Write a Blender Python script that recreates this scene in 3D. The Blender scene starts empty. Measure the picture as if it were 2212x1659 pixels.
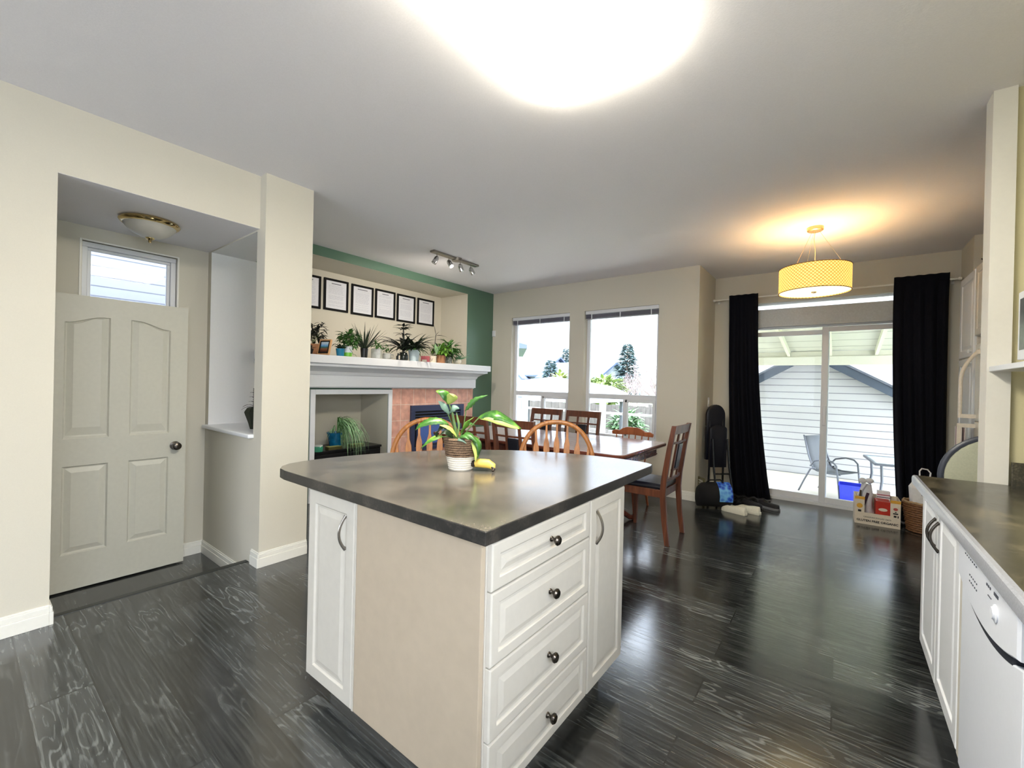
import bpy, math, random
from mathutils import Vector, Matrix, noise
random.seed(7)
PI = math.pi
C = bpy.context.scene.collection
H = 2.74
YAW = .6539

# ------------------------------------------------------------------ materials
MATS = {}
def lin(c):
    return tuple((v/255/12.92) if v/255 <= .04045 else ((v/255+.055)/1.055)**2.4 for v in c)
def mat(name, rgb, rough=.5, metal=0, bump=.0, scale=60, var=.06, spec=.5, coat=0, emit=None, trans=0, sub=None):
    """simple procedural surface: a noise varies the colour a little and lifts the surface"""
    if name in MATS: return MATS[name]
    m = bpy.data.materials.new(name); m.use_nodes = True
    nt = m.node_tree; b = nt.nodes['Principled BSDF']
    tc = nt.nodes.new('ShaderNodeTexCoord'); n = nt.nodes.new('ShaderNodeTexNoise')
    n.inputs['Scale'].default_value = scale; n.inputs['Detail'].default_value = 3
    nt.links.new(tc.outputs['Object'], n.inputs['Vector'])
    r = nt.nodes.new('ShaderNodeValToRGB')
    c = lin(rgb)
    r.color_ramp.elements[0].position = .3; r.color_ramp.elements[1].position = .7
    r.color_ramp.elements[0].color = tuple(max(0, v*(1-var)) for v in c)+(1,)
    r.color_ramp.elements[1].color = tuple(min(1, v*(1+var)) for v in c)+(1,)
    nt.links.new(n.outputs['Fac'], r.inputs['Fac']); nt.links.new(r.outputs['Color'], b.inputs['Base Color'])
    b.inputs['Roughness'].default_value = rough; b.inputs['Metallic'].default_value = metal
    b.inputs['Specular IOR Level'].default_value = spec
    b.inputs['Coat Weight'].default_value = coat
    if trans: b.inputs['Transmission Weight'].default_value = trans
    if emit:
        b.inputs['Emission Color'].default_value = lin(emit[0])+(1,); b.inputs['Emission Strength'].default_value = emit[1]
    if bump:
        bp = nt.nodes.new('ShaderNodeBump'); bp.inputs['Strength'].default_value = bump; bp.inputs['Distance'].default_value = .004
        nt.links.new(n.outputs['Fac'], bp.inputs['Height']); nt.links.new(bp.outputs['Normal'], b.inputs['Normal'])
    MATS[name] = m; return m

def nd(nt, t, **kw):
    n = nt.nodes.new(t)
    for k, v in kw.items():
        if k.startswith('i_'): n.inputs[k[2:].replace('_', ' ')].default_value = v
        else: setattr(n, k, v)
    return n
def ramp(nt, stops, src, interp='LINEAR'):
    r = nt.nodes.new('ShaderNodeValToRGB'); r.color_ramp.interpolation = interp
    while len(r.color_ramp.elements) < len(stops): r.color_ramp.elements.new(.5)
    for e, (p, c) in zip(r.color_ramp.elements, stops):
        e.position = p; e.color = tuple(c)+(1,) if len(c) == 3 else c
    nt.links.new(src, r.inputs['Fac']); return r

def floor_mat():
    m = bpy.data.materials.new('dark oak laminate'); m.use_nodes = True; nt = m.node_tree; L = nt.links.new
    b = nt.nodes['Principled BSDF']
    tc = nd(nt, 'ShaderNodeTexCoord')
    br = nd(nt, 'ShaderNodeTexBrick', offset=.37, offset_frequency=2)
    for k, v in (('Scale', 1), ('Mortar Size', .0035), ('Mortar Smooth', .3), ('Bias', 0), ('Brick Width', 1.25), ('Row Height', .19)): br.inputs[k].default_value = v
    br.inputs['Color1'].default_value = (0, 0, 0, 1); br.inputs['Color2'].default_value = (1, 1, 1, 1); br.inputs['Mortar'].default_value = (.5, .5, .5, 1)
    L(tc.outputs['Object'], br.inputs['Vector'])
    # every plank gets its own patch of grain
    off = nd(nt, 'ShaderNodeVectorMath', operation='SCALE'); off.inputs['Scale'].default_value = 7.3
    L(br.outputs['Color'], off.inputs[0])
    add = nd(nt, 'ShaderNodeVectorMath', operation='ADD'); L(tc.outputs['Object'], add.inputs[0]); L(off.outputs[0], add.inputs[1])
    mp = nd(nt, 'ShaderNodeMapping'); mp.inputs['Scale'].default_value = (1.6, 8, 1); L(add.outputs[0], mp.inputs['Vector'])
    n1 = nd(nt, 'ShaderNodeTexNoise'); n1.inputs['Scale'].default_value = 1.1; n1.inputs['Detail'].default_value = 2; L(mp.outputs[0], n1.inputs['Vector'])
    # contour lines of the noise read as cathedral grain
    mul = nd(nt, 'ShaderNodeMath', operation='MULTIPLY'); mul.inputs[1].default_value = 85; L(n1.outputs['Fac'], mul.inputs[0])
    sn = nd(nt, 'ShaderNodeMath', operation='SINE'); L(mul.outputs[0], sn.inputs[0])
    mp2 = nd(nt, 'ShaderNodeMapping'); mp2.inputs['Scale'].default_value = (3, 75, 1); L(add.outputs[0], mp2.inputs['Vector'])
    n2 = nd(nt, 'ShaderNodeTexNoise'); n2.inputs['Scale'].default_value = 1.4; n2.inputs['Detail'].default_value = 4; L(mp2.outputs[0], n2.inputs['Vector'])
    n3 = nd(nt, 'ShaderNodeTexNoise'); n3.inputs['Scale'].default_value = 3.2; n3.inputs['Detail'].default_value = 2; L(add.outputs[0], n3.inputs['Vector'])
    g = ramp(nt, [(.3, (0, 0, 0)), (1, (1, 1, 1))], sn.outputs[0])
    msk = ramp(nt, [(.42, (.08, .08, .08)), (.66, (1, 1, 1))], n3.outputs['Fac'])
    gm = nd(nt, 'ShaderNodeMath', operation='MULTIPLY'); L(g.outputs[0], gm.inputs[0]); L(msk.outputs[0], gm.inputs[1])
    gm2 = nd(nt, 'ShaderNodeMath', operation='MULTIPLY'); L(gm.outputs[0], gm2.inputs[0]); gm2.inputs[1].default_value = .30
    st = nd(nt, 'ShaderNodeMath', operation='MULTIPLY'); L(n2.outputs['Fac'], st.inputs[0]); st.inputs[1].default_value = 1.0
    tot = nd(nt, 'ShaderNodeMath', operation='ADD'); L(gm2.outputs[0], tot.inputs[0]); L(st.outputs[0], tot.inputs[1])
    cr = ramp(nt, [(.32, (.009, .010, .011)), (.55, (.030, .033, .033)), (.98, (.15, .16, .155))], tot.outputs[0])
    tone = nd(nt, 'ShaderNodeMix', data_type='RGBA', blend_type='MULTIPLY'); tone.inputs['Factor'].default_value = 1
    tr = ramp(nt, [(0, (.42, .42, .42)), (1, (1.5, 1.5, 1.52))], br.outputs['Color'])
    L(cr.outputs[0], tone.inputs['A']); L(tr.outputs[0], tone.inputs['B'])
    mo = nd(nt, 'ShaderNodeMix', data_type='RGBA'); L(br.outputs['Fac'], mo.inputs['Factor']); L(tone.outputs['Result'], mo.inputs['A']); mo.inputs['B'].default_value = (.008, .008, .008, 1)
    L(mo.outputs['Result'], b.inputs['Base Color'])
    rr = ramp(nt, [(.2, (.13, .13, .13)), (.9, (.24, .24, .24))], n2.outputs['Fac']); L(rr.outputs[0], b.inputs['Roughness'])
    b.inputs['IOR'].default_value = 1.95
    bp = nd(nt, 'ShaderNodeBump'); bp.inputs['Strength'].default_value = .08; bp.inputs['Distance'].default_value = .001
    L(tot.outputs[0], bp.inputs['Height']); L(bp.outputs[0], b.inputs['Normal'])
    return m

def counter_mat(name, a, b_, c, rough, scale=1.0, ior=1.6):
    m = bpy.data.materials.new(name); m.use_nodes = True; nt = m.node_tree; L = nt.links.new
    b = nt.nodes['Principled BSDF']; tc = nd(nt, 'ShaderNodeTexCoord')
    n1 = nd(nt, 'ShaderNodeTexNoise'); n1.inputs['Scale'].default_value = 4*scale; n1.inputs['Detail'].default_value = 8; n1.inputs['Roughness'].default_value = .65
    n2 = nd(nt, 'ShaderNodeTexNoise'); n2.inputs['Scale'].default_value = 130; n2.inputs['Detail'].default_value = 3
    for n in (n1, n2): L(tc.outputs['Object'], n.inputs['Vector'])
    n3 = nd(nt, 'ShaderNodeTexNoise'); n3.inputs['Scale'].default_value = 2.2; n3.inputs['Detail'].default_value = 6; n3.inputs['Distortion'].default_value = 1.6
    L(tc.outputs['Object'], n3.inputs['Vector'])
    sm = nd(nt, 'ShaderNodeMath', operation='MULTIPLY_ADD'); L(n2.outputs['Fac'], sm.inputs[0]); sm.inputs[1].default_value = .35; L(n1.outputs['Fac'], sm.inputs[2])
    r = ramp(nt, [(.48, lin(a)), (.66, lin(b_)), (.86, lin(c))], sm.outputs[0])
    v = ramp(nt, [(.49, (0, 0, 0)), (.5, (1, 1, 1)), (.515, (0, 0, 0))], n3.outputs['Fac'])
    mx = nd(nt, 'ShaderNodeMix', data_type='RGBA'); 
    vm = nd(nt, 'ShaderNodeMath', operation='MULTIPLY'); vm.inputs[1].default_value = .25; L(v.outputs[0], vm.inputs[0]); L(vm.outputs[0], mx.inputs['Factor'])
    L(r.outputs[0], mx.inputs['A']); mx.inputs['B'].default_value = tuple(lin(c))+(1,)
    L(mx.outputs['Result'], b.inputs['Base Color'])
    rr = ramp(nt, [(.3, (rough*.85,)*3), (.7, (rough*1.2,)*3)], n1.outputs['Fac']); L(rr.outputs[0], b.inputs['Roughness'])
    b.inputs['IOR'].default_value = ior
    return m

def tile_mat():
    m = bpy.data.materials.new('pink stone tile'); m.use_nodes = True; nt = m.node_tree; L = nt.links.new
    b = nt.nodes['Principled BSDF']; tc = nd(nt, 'ShaderNodeTexCoord')
    sp = nd(nt, 'ShaderNodeSeparateXYZ'); cb = nd(nt, 'ShaderNodeCombineXYZ'); L(tc.outputs['Object'], sp.inputs[0]); L(sp.outputs['Y'], cb.inputs['X']); L(sp.outputs['Z'], cb.inputs['Y'])
    br = nd(nt, 'ShaderNodeTexBrick', offset=0)
    for k, v in (('Scale', 1), ('Mortar Size', .004), ('Bias', 0), ('Brick Width', .203), ('Row Height', .203)): br.inputs[k].default_value = v
    br.inputs['Color1'].default_value = lin((212, 158, 140))+(1,); br.inputs['Color2'].default_value = lin((222, 172, 154))+(1,); br.inputs['Mortar'].default_value = lin((228, 205, 190))+(1,)
    L(cb.outputs[0], br.inputs['Vector'])
    n = nd(nt, 'ShaderNodeTexNoise'); n.inputs['Scale'].default_value = 14; n.inputs['Detail'].default_value = 6; L(tc.outputs['Object'], n.inputs['Vector'])
    r = ramp(nt, [(.3, (.8, .78, .76)), (.7, (1.12, 1.1, 1.1))], n.outputs['Fac'])
    mx = nd(nt, 'ShaderNodeMix', data_type='RGBA', blend_type='MULTIPLY'); mx.inputs['Factor'].default_value = 1
    L(br.outputs['Color'], mx.inputs['A']); L(r.outputs[0], mx.inputs['B']); L(mx.outputs['Result'], b.inputs['Base Color'])
    b.inputs['Roughness'].default_value = .45
    bp = nd(nt, 'ShaderNodeBump', invert=True); bp.inputs['Strength'].default_value = .4; bp.inputs['Distance'].default_value = .003
    L(br.outputs['Fac'], bp.inputs['Height']); L(bp.outputs[0], b.inputs['Normal'])
    return m

def wood_mat(name, a, b_, rough=.4, axis=2, scale=1.0, ior=1.5):
    m = bpy.data.materials.new(name); m.use_nodes = True; nt = m.node_tree; L = nt.links.new
    b = nt.nodes['Principled BSDF']; tc = nd(nt, 'ShaderNodeTexCoord'); mp = nd(nt, 'ShaderNodeMapping')
    s = [22*scale]*3; s[axis] = 2.0*scale; mp.inputs['Scale'].default_value = s
    L(tc.outputs['Object'], mp.inputs[0])
    n = nd(nt, 'ShaderNodeTexNoise'); n.inputs['Scale'].default_value = 2; n.inputs['Detail'].default_value = 5; n.inputs['Distortion'].default_value = .6; L(mp.outputs[0], n.inputs['Vector'])
    r = ramp(nt, [(.3, lin(a)), (.7, lin(b_))], n.outputs['Fac']); L(r.outputs[0], b.inputs['Base Color'])
    b.inputs['Roughness'].default_value = rough; b.inputs['IOR'].default_value = ior
    bp = nd(nt, 'ShaderNodeBump'); bp.inputs['Strength'].default_value = .1; bp.inputs['Distance'].default_value = .001
    L(n.outputs['Fac'], bp.inputs['Height']); L(bp.outputs[0], b.inputs['Normal'])
    return m

def glass_mat(name, tint=(.96, .98, 1), ior=1.45, rough=.0, body=0.0, body_rgb=(200, 215, 220)):
    m = bpy.data.materials.new(name); m.use_nodes = True; nt = m.node_tree; L = nt.links.new
    nt.nodes.remove(nt.nodes['Principled BSDF']); out = nt.nodes['Material Output']
    t = nd(nt, 'ShaderNodeBsdfTransparent'); t.inputs[0].default_value = tuple(tint)+(1,)
    g = nd(nt, 'ShaderNodeBsdfGlossy'); g.inputs['Roughness'].default_value = rough
    f = nd(nt, 'ShaderNodeFresnel'); f.inputs['IOR'].default_value = ior
    mx = nd(nt, 'ShaderNodeMixShader'); L(f.outputs[0], mx.inputs[0]); L(t.outputs[0], mx.inputs[1]); L(g.outputs[0], mx.inputs[2])
    if body:
        d = nd(nt, 'ShaderNodeBsdfDiffuse'); d.inputs[0].default_value = lin(body_rgb)+(1,)
        m2 = nd(nt, 'ShaderNodeMixShader'); m2.inputs[0].default_value = body; L(mx.outputs[0], m2.inputs[1]); L(d.outputs[0], m2.inputs[2]); L(m2.outputs[0], out.inputs[0])
    else: L(mx.outputs[0], out.inputs[0])
    return m

def stripe_mat(name, rgb, dark, period, width, axis=2, rough=.6, bumpd=.004):
    """lapped boards: a thin shadow-coloured joint every `period` metres"""
    m = bpy.data.materials.new(name); m.use_nodes = True; nt = m.node_tree; L = nt.links.new
    b = nt.nodes['Principled BSDF']; tc = nd(nt, 'ShaderNodeTexCoord'); sp = nd(nt, 'ShaderNodeSeparateXYZ'); L(tc.outputs['Object'], sp.inputs[0])
    d = nd(nt, 'ShaderNodeMath', operation='DIVIDE'); d.inputs[1].default_value = period; L(sp.outputs[axis], d.inputs[0])
    fr = nd(nt, 'ShaderNodeMath', operation='FRACT'); L(d.outputs[0], fr.inputs[0])
    r = ramp(nt, [(0, lin(dark)), (width, lin(dark)), (width+.02, lin(rgb)), (1, lin(rgb))], fr.outputs[0])
    L(r.outputs[0], b.inputs['Base Color']); b.inputs['Roughness'].default_value = rough
    return m

WALL = mat('cream wall paint', (208, 203, 189), .75, bump=.05, scale=220, var=.015, spec=.25)
CEIL = mat('ceiling paint', (232, 230, 233), .9, bump=.12, scale=160, var=.02, spec=.2)
TRIM = mat('white trim paint', (232, 230, 222), .4, var=.01)
WHITE = mat('white gloss paint', (226, 228, 232), .35, var=.01)
VINYL = mat('white vinyl', (224, 226, 230), .4, var=.01)
DOORW = mat('door paint', (200, 198, 186), .45, bump=.08, scale=40, var=.02)
CABW = mat('cabinet foil', (208, 203, 193), .35, bump=.03, scale=30, var=.02)
PANW = mat('cabinet side panel', (188, 173, 152), .5, bump=.03, scale=25, var=.03)
GREEN = mat('green wall paint', (88, 118, 100), .33, bump=.05, scale=220, var=.03)
NICHE = mat('niche paint', (205, 202, 184), .8, var=.02)
FLOOR = floor_mat()
TOPM = counter_mat('island laminate', (56, 53, 50), (80, 75, 68), (110, 102, 92), .19, 1.0, 2.1)
EDGEM = counter_mat('dark laminate edge', (18, 17, 17), (34, 32, 30), (70, 64, 58), .4, 3)
KTOP = counter_mat('kitchen laminate', (34, 33, 28), (58, 55, 44), (110, 100, 78), .22, 2)
KEDGE = mat('rolled counter edge', (150, 152, 160), .25, var=.08, scale=200)  # light grey edge band with its highlight put into the colour
TILE = tile_mat()
NICKEL = mat('brushed nickel', (150, 145, 138), .28, metal=1, var=.03)
DARKNI = mat('dark nickel', (88, 82, 76), .25, metal=1)
BRASS = mat('polished brass', (206, 184, 132), .10, metal=1)
CHROME = mat('chrome', (205, 205, 205), .12, metal=1)
BLACKM = mat('black metal', (22, 22, 24), .4, metal=.4)
STOVE = mat('blue black stove metal', (60, 68, 98), .4, metal=.3)
BLACKP = mat('black plastic', (16, 16, 18), .35)
BLACKF = mat('black fabric', (12, 12, 16), .85, bump=.3, scale=300)
LEATHER = mat('black leather', (14, 15, 26), .28, bump=.2, scale=180)
OAK = wood_mat('honey oak', (122, 76, 36), (164, 108, 56))
CHERRY = wood_mat('red brown wood', (74, 40, 26), (112, 64, 42))
TABLEW = wood_mat('dark cherry wood', (84, 44, 36), (116, 64, 50), .16, 0)
TABTOP = wood_mat('polished top with painted sheen', (178, 166, 168), (198, 188, 192), .12, 0, 1.0, 2.0)  # pale base stands in for the window reflection on the cherry top
GLASS = glass_mat('window glass', ior=1.22)
CLEAR = glass_mat('clear glass', (.9, .95, .93), 1.5, .02, .12)
SMOKE = glass_mat('smoked glass', (.35, .4, .38), 1.5, .05, .3, (40, 44, 42))
CURT = mat('navy black curtain', (9, 10, 20), .9, bump=.3, scale=250, spec=.2)

# ------------------------------------------------------------------ mesh builder
class MB:
    def __init__(s, M=None): s.v = []; s.f = []; s.M = M or Matrix()
    def add(s, vs, fs):
        o = len(s.v); s.v += [tuple(s.M @ Vector(p)) for p in vs]; s.f += [tuple(i+o for i in f) for f in fs]; return s
    def box(s, x0, x1, y0, y1, z0, z1):
        x0, x1 = sorted((x0, x1)); y0, y1 = sorted((y0, y1)); z0, z1 = sorted((z0, z1))
        return s.add([(x0,y0,z0),(x1,y0,z0),(x1,y1,z0),(x0,y1,z0),(x0,y0,z1),(x1,y0,z1),(x1,y1,z1),(x0,y1,z1)],
                     [(0,3,2,1),(4,5,6,7),(0,1,5,4),(1,2,6,5),(2,3,7,6),(3,0,4,7)])
    def prism(s, pts, a0, a1, axis='z'):
        """polygon extruded along an axis; pts are the two other coordinates in xyz order"""
        def p3(p, a):
            return {'x': (a, p[0], p[1]), 'y': (p[0], a, p[1]), 'z': (p[0], p[1], a)}[axis]
        n = len(pts)
        return s.add([p3(p, a0) for p in pts]+[p3(p, a1) for p in pts],
                     [tuple(range(n))[::-1], tuple(range(n, 2*n))]+[(i, (i+1) % n, n+(i+1) % n, n+i) for i in range(n)])
    def rings(s, rs, cap=True, closed=True):
        n = len(rs[0]); vs = [p for r in rs for p in r]; fs = []
        for k in range(len(rs)-1):
            for i in range(n if closed else n-1):
                j = (i+1) % n; fs.append((k*n+i, k*n+j, (k+1)*n+j, (k+1)*n+i))
        if cap and closed: fs += [tuple(range(n))[::-1], tuple(range((len(rs)-1)*n, len(rs)*n))]
        return s.add(vs, fs)
    def tube(s, path, r, n=10, flat=1.0, up=None):
        P = [Vector(p) for p in path]; m = len(P)
        R = [r]*m if not isinstance(r, (list, tuple)) else list(r)
        prev = None; rs = []
        for i, p in enumerate(P):
            t = (P[min(i+1, m-1)]-P[max(i-1, 0)]).normalized()
            if prev is None:
                u = Vector(up) if up else (Vector((0, 0, 1)) if abs(t.z) < .9 else Vector((1, 0, 0)))
            else: u = prev
            a = (u-t*u.dot(t)).normalized(); b = t.cross(a); prev = a
            rs.append([p+a*math.cos(2*PI*k/n)*R[i]+b*math.sin(2*PI*k/n)*R[i]*flat for k in range(n)])
        return s.rings(rs)
    def lathe(s, prof, c=(0, 0, 0), n=28, sx=1, sy=1):
        rs = [[(c[0]+r*math.cos(2*PI*k/n)*sx, c[1]+r*math.sin(2*PI*k/n)*sy, c[2]+z) for k in range(n)] for r, z in prof]
        return s.rings(rs)
    def ball(s, c, r, n=16, m=10):
        r = (r, r, r) if not isinstance(r, (list, tuple)) else r
        rs = []
        for j in range(m+1):
            a = -PI/2+PI*j/m; ca = max(math.cos(a), .001)
            rs.append([(c[0]+r[0]*ca*math.cos(2*PI*k/n), c[1]+r[1]*ca*math.sin(2*PI*k/n), c[2]+r[2]*math.sin(a)) for k in range(n)])
        return s.rings(rs)
    def panel(s, u0, u1, v0, v1, t, margin, g=.007, w=.014, rise=.022):
        """raised-panel front in the x-z plane, back at y=0, face at y=-t"""
        def rect(i, y): return [(u0+i, y, v0+i), (u1-i, y, v0+i), (u1-i, y, v1-i), (u0+i, y, v1-i)]
        return s.rings([rect(0, 0), rect(0, -t+.004), rect(.004, -t), rect(margin, -t), rect(margin+w*.4, -t+g), rect(margin+w, -t+g), rect(margin+w+rise, -t+.001), rect(margin+w+rise+.002, -t+.001)])
    def leaf(s, base, direc, length, width, droop=.4, seg=7, fold=.25, twist=0, wave=0, tipw=.0, peak=.4):
        """one leaf blade: a folded strip that starts along direc and bends down by droop"""
        d = Vector(direc).normalized(); p = Vector(base); vs = []
        side = d.cross(Vector((0, 0, 1)))
        if side.length < .05: side = Vector((1, 0, 0))
        side.normalize()
        if twist: side = Matrix.Rotation(twist, 3, d) @ side
        st = length/seg
        for i in range(seg+1):
            t = i/seg
            w = width*.5*((t/peak)**.6 if t < peak else ((1-t)/(1-peak))**.75)+tipw
            w = max(w, width*.03)
            up = side.cross(d).normalized()
            wv = math.sin(t*17)*wave*width
            vs += [p-side*w+up*(w*fold+wv), p, p+side*w+up*(w*fold-wv)]
            d = (d+Vector((0, 0, -1))*droop/seg*1.6).normalized(); p = p+d*st
            side = (side-d*side.dot(d)).normalized()
        fs = []
        for i in range(seg):
            a = i*3; fs += [(a, a+1, a+4, a+3), (a+1, a+2, a+5, a+4)]
        return s.add(vs, fs)
    def blade(s, pts, width, fold=.2, side=None, peak=.4, jag=0):
        """a leaf along given centre points"""
        P = [Vector(p) for p in pts]; m = len(P)
        if m < 6:   # smooth by Catmull-Rom
            Q = []
            E = [P[0]*2-P[1]]+P+[P[-1]*2-P[-2]]
            for i in range(1, m):
                for k in range(4):
                    t = k/4; a, b, c, d = E[i-1], E[i], E[i+1], E[i+2]
                    Q.append(.5*((2*b)+(c-a)*t+(2*a-5*b+4*c-d)*t*t+(3*b-a-3*c+d)*t**3))
            P = Q+[P[-1]]; m = len(P)
        vs = []
        for i, p in enumerate(P):
            t = i/(m-1); tg = (P[min(i+1, m-1)]-P[max(i-1, 0)]).normalized()
            sd = Vector(side) if side else tg.cross(Vector((0, 0, 1)))
            sd = (sd-tg*sd.dot(tg)).normalized(); up = sd.cross(tg)
            w = width*.5*((t/peak)**.55 if t < peak else ((1-t)/(1-peak))**.7); w = max(w, width*.03)
            if jag and i % 2: w *= 1-jag
            vs += [p-sd*w+up*w*fold, p, p+sd*w+up*w*fold]
        return s.add(vs, [f for i in range(m-1) for f in ((i*3, i*3+1, i*3+4, i*3+3), (i*3+1, i*3+2, i*3+5, i*3+4))])
    def build(s, name, m, parent=None, bev=0, smooth=False, seg=2, solid=0, mats=None, fmat=None, angle=35):
        me = bpy.data.meshes.new(name); me.from_pydata(s.v, [], s.f); me.validate(); me.update()
        import bmesh
        bm = bmesh.new(); bm.from_mesh(me)
        if not solid: bmesh.ops.recalc_face_normals(bm, faces=bm.faces)
        bm.to_mesh(me); bm.free()
        for q in ([m]+(mats or [])): me.materials.append(q)
        if fmat:
            for p in me.polygons: p.material_index = fmat(p)
        o = bpy.data.objects.new(name, me); C.objects.link(o)
        if smooth:
            for p in me.polygons: p.use_smooth = True
            me.set_sharp_from_angle(angle=math.radians(angle))
        if solid:
            md = o.modifiers.new('s', 'SOLIDIFY'); md.thickness = solid; md.offset = 0
        if bev:
            md = o.modifiers.new('b', 'BEVEL'); md.width = bev; md.segments = seg; md.limit_method = 'ANGLE'; md.angle_limit = .6
        if parent: o.parent = parent
        return o

def thing(name, label, cat, loc=(0, 0, 0), rz=0, group=None, kind=None):
    o = bpy.data.objects.new(name, None); C.objects.link(o); o.location = loc; o.rotation_euler = (0, 0, rz)
    o.empty_display_size = .1
    if kind: o['kind'] = kind
    if label: o['label'] = label
    if cat: o['category'] = cat
    if group: o['group'] = group
    return o
def tag(o, label, cat, group=None):
    o['label'] = label; o['category'] = cat
    if group: o['group'] = group
    return o
def struct(o, label=None):
    o['kind'] = 'structure'
    if label: o['label'] = label
    return o
def lab(o, l): o['label'] = l; return o
def dup(root, loc, rz, label):
    r = root.copy(); C.objects.link(r); r.location = loc; r.rotation_euler = (0, 0, rz); r['label'] = label
    for ch in list(root.children):
        c = ch.copy(); C.objects.link(c); c.parent = r
        for g in ch.children:
            d = g.copy(); C.objects.link(d); d.parent = c
    return r
def arc(cx, cy, r, a0, a1, n):
    return [(cx+r*math.cos(math.radians(a0+(a1-a0)*i/n)), cy+r*math.sin(math.radians(a0+(a1-a0)*i/n))) for i in range(n+1)]
def text_mesh(s, size, name, m, parent, M, ext=.0006, bold=0):
    cu = bpy.data.curves.new(name, 'FONT'); cu.body = s; cu.size = size; cu.extrude = ext; cu.align_x = 'CENTER'; cu.offset = bold; cu.resolution_u = 2
    o = bpy.data.objects.new(name, cu); C.objects.link(o)
    me = bpy.data.meshes.new_from_object(o.evaluated_get(bpy.context.evaluated_depsgraph_get()))
    bpy.data.objects.remove(o); me.transform(M); me.materials.clear(); me.materials.append(m)
    r = bpy.data.objects.new(name, me); C.objects.link(r); r.parent = parent; return r
SKY_N, SKY_Z, SKY_S, FIX_W, PEND_W, SPOT_W, EXPO, FIX_E = .92, 16.0, 4.0, 16, 6, 34, 1.12, 12
# ------------------------------------------------------------------ the shell
XL, XC, XF, XG, XB = -3.27, -3.18, -4.27, -4.43, -5.0      # header wall, column face, entry end wall, green wall, alcove back
YW, YS, YN = 5.24, 6.026, 1.30                             # window wall, slider wall, niche wall
FZ = -.17
m = MB(); m.prism([(-3.36, -3.3), (1.7, -3.3), (1.7, 6.18), (-1.4, 6.18), (-1.4, 5.4), (-5.1, 5.4), (-5.1, 1.5), (-3.36, 1.5)], -.03, 0)
struct(m.build('floor', FLOOR), 'dark grey oak plank floor with pale grain')
m = MB(); m.box(-4.4, -3.3, -.9, 1.4, FZ-.04, FZ)
struct(m.build('floor', FLOOR), 'lower dark plank floor of the entry')
m = MB(); m.box(-3.372, -3.345, -.9, 1.33, FZ, -.031)
struct(m.build('trim_1', FLOOR), 'dark riser of the single step down to the entry')
m = MB(); m.box(-3.382, -3.335, .10, 1.299, -.022, .004)
struct(m.build('trim_2', mat('step nosing', (40, 42, 40), .35), bev=.006), 'dark stair nosing along the entry step')
m = MB(); m.box(-5.2, 1.8, -3.4, 6.3, H, H+.1)
struct(m.build('ceiling', CEIL), 'flat pale grey ceiling')
m = MB(); m.box(-4.4, XL-.1, -.9, YN, 2.37, H); m.box(XL-.101, XL-.0006, .3175, YN-.0005, 2.37, 2.3709)
struct(m.build('ceiling', CEIL), 'lower ceiling over the entry')

# left wall with the header over the entry opening
m = MB(); m.box(XL-.1, XL, -3.3, .317, 0, H); m.box(XL-.1, XL, .317, YN, 2.371, H)
m.box(XL-.1, -3.345, -.9, .317, FZ, 0)
struct(m.build('wall_left', WALL, mats=[CEIL], fmat=lambda p: 1 if abs(p.center.z-2.371) < .001 else 0), 'cream wall and header around the entry opening')
# the pier between entry and living area, with the ledge opening
m = MB(); m.box(-5.2, XC, YN, 1.635, FZ-.03, .885); m.box(-5.2, XC, YN, 1.635, 2.36, H); m.box(-3.31, XC, YN, 1.635, .885, 2.36); m.box(-5.2, -4.2, YN, 1.635, .885, 2.36); m.box(-4.43, -4.2, 1.635, 1.75, .885, 2.36)
NW = mat('daylit reveal white', (228, 228, 228), .6, var=.01)  # jamb whitened to carry the daylight falling on it; soffit shares it
struct(m.build('wall_pier', WALL, mats=[NW], fmat=lambda p: 1 if (abs(p.center.x+4.2) < .001 or (abs(p.center.z-2.36) < .001 and p.normal.z < 0)) else 0), 'cream pier beside the entry with a ledge opening')
m = MB(); m.box(-4.235, -3.30, 1.262, 1.634, .886, .916)
struct(m.build('trim_3', WHITE, bev=.01, seg=3), 'white ledge in the opening of the pier')
# entry end wall with transom window
m = MB(); m.box(XF-.1, XF, -.9, .539, FZ, 2.37); m.box(XF-.1, XF, 1.088, YN, FZ, 2.37); m.box(XF-.1, XF, .539, 1.088, FZ, 1.76); m.box(XF-.1, XF, .539, 1.088, 2.266, 2.37)
struct(m.build('wall_entry', WALL), 'cream end wall of the entry')
m = MB(); m.box(XF-.1, XL-.1, -1.0, -.9, FZ, 2.37)
struct(m.build('wall_entry_side', WALL))
w = thing('window_1', 'white framed transom window high above the entry door', None, (XF, .81, 1.76)); w['kind'] = 'structure'

m = MB(); y0, y1, z0, z1 = -.2735, .2765, 0, .506
for a in ((y0, y1, z0, z0+.035), (y0, y1, z1-.035, z1), (y0, y0+.035, z0+.035, z1-.035), (y1-.035, y1, z0+.035, z1-.035)): m.box(-.085, -.03, *a)
for a in ((y0+.035, y1-.035, z0+.035, z0+.055), (y0+.035, y1-.035, z1-.055, z1-.035), (y0+.035, y0+.055, z0+.055, z1-.055), (y1-.055, y1-.035, z0+.055, z1-.055)): m.box(-.08, -.05, *a)
m.build('window_frame', VINYL, w, bev=.004)
m = MB(); m.box(-.068, -.064, y0+.05, y1-.05, z0+.05, z1-.05); m.build('pane', GLASS, w)
m = MB()
for a in ((y0-.012, y0, z0, z1+.012), (y1, y1+.012, z0, z1+.012), (y0, y1, z1, z1+.012)): m.box(-.02, .006, *a)
m.build('window_trim', TRIM, w, bev=.002)

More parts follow.
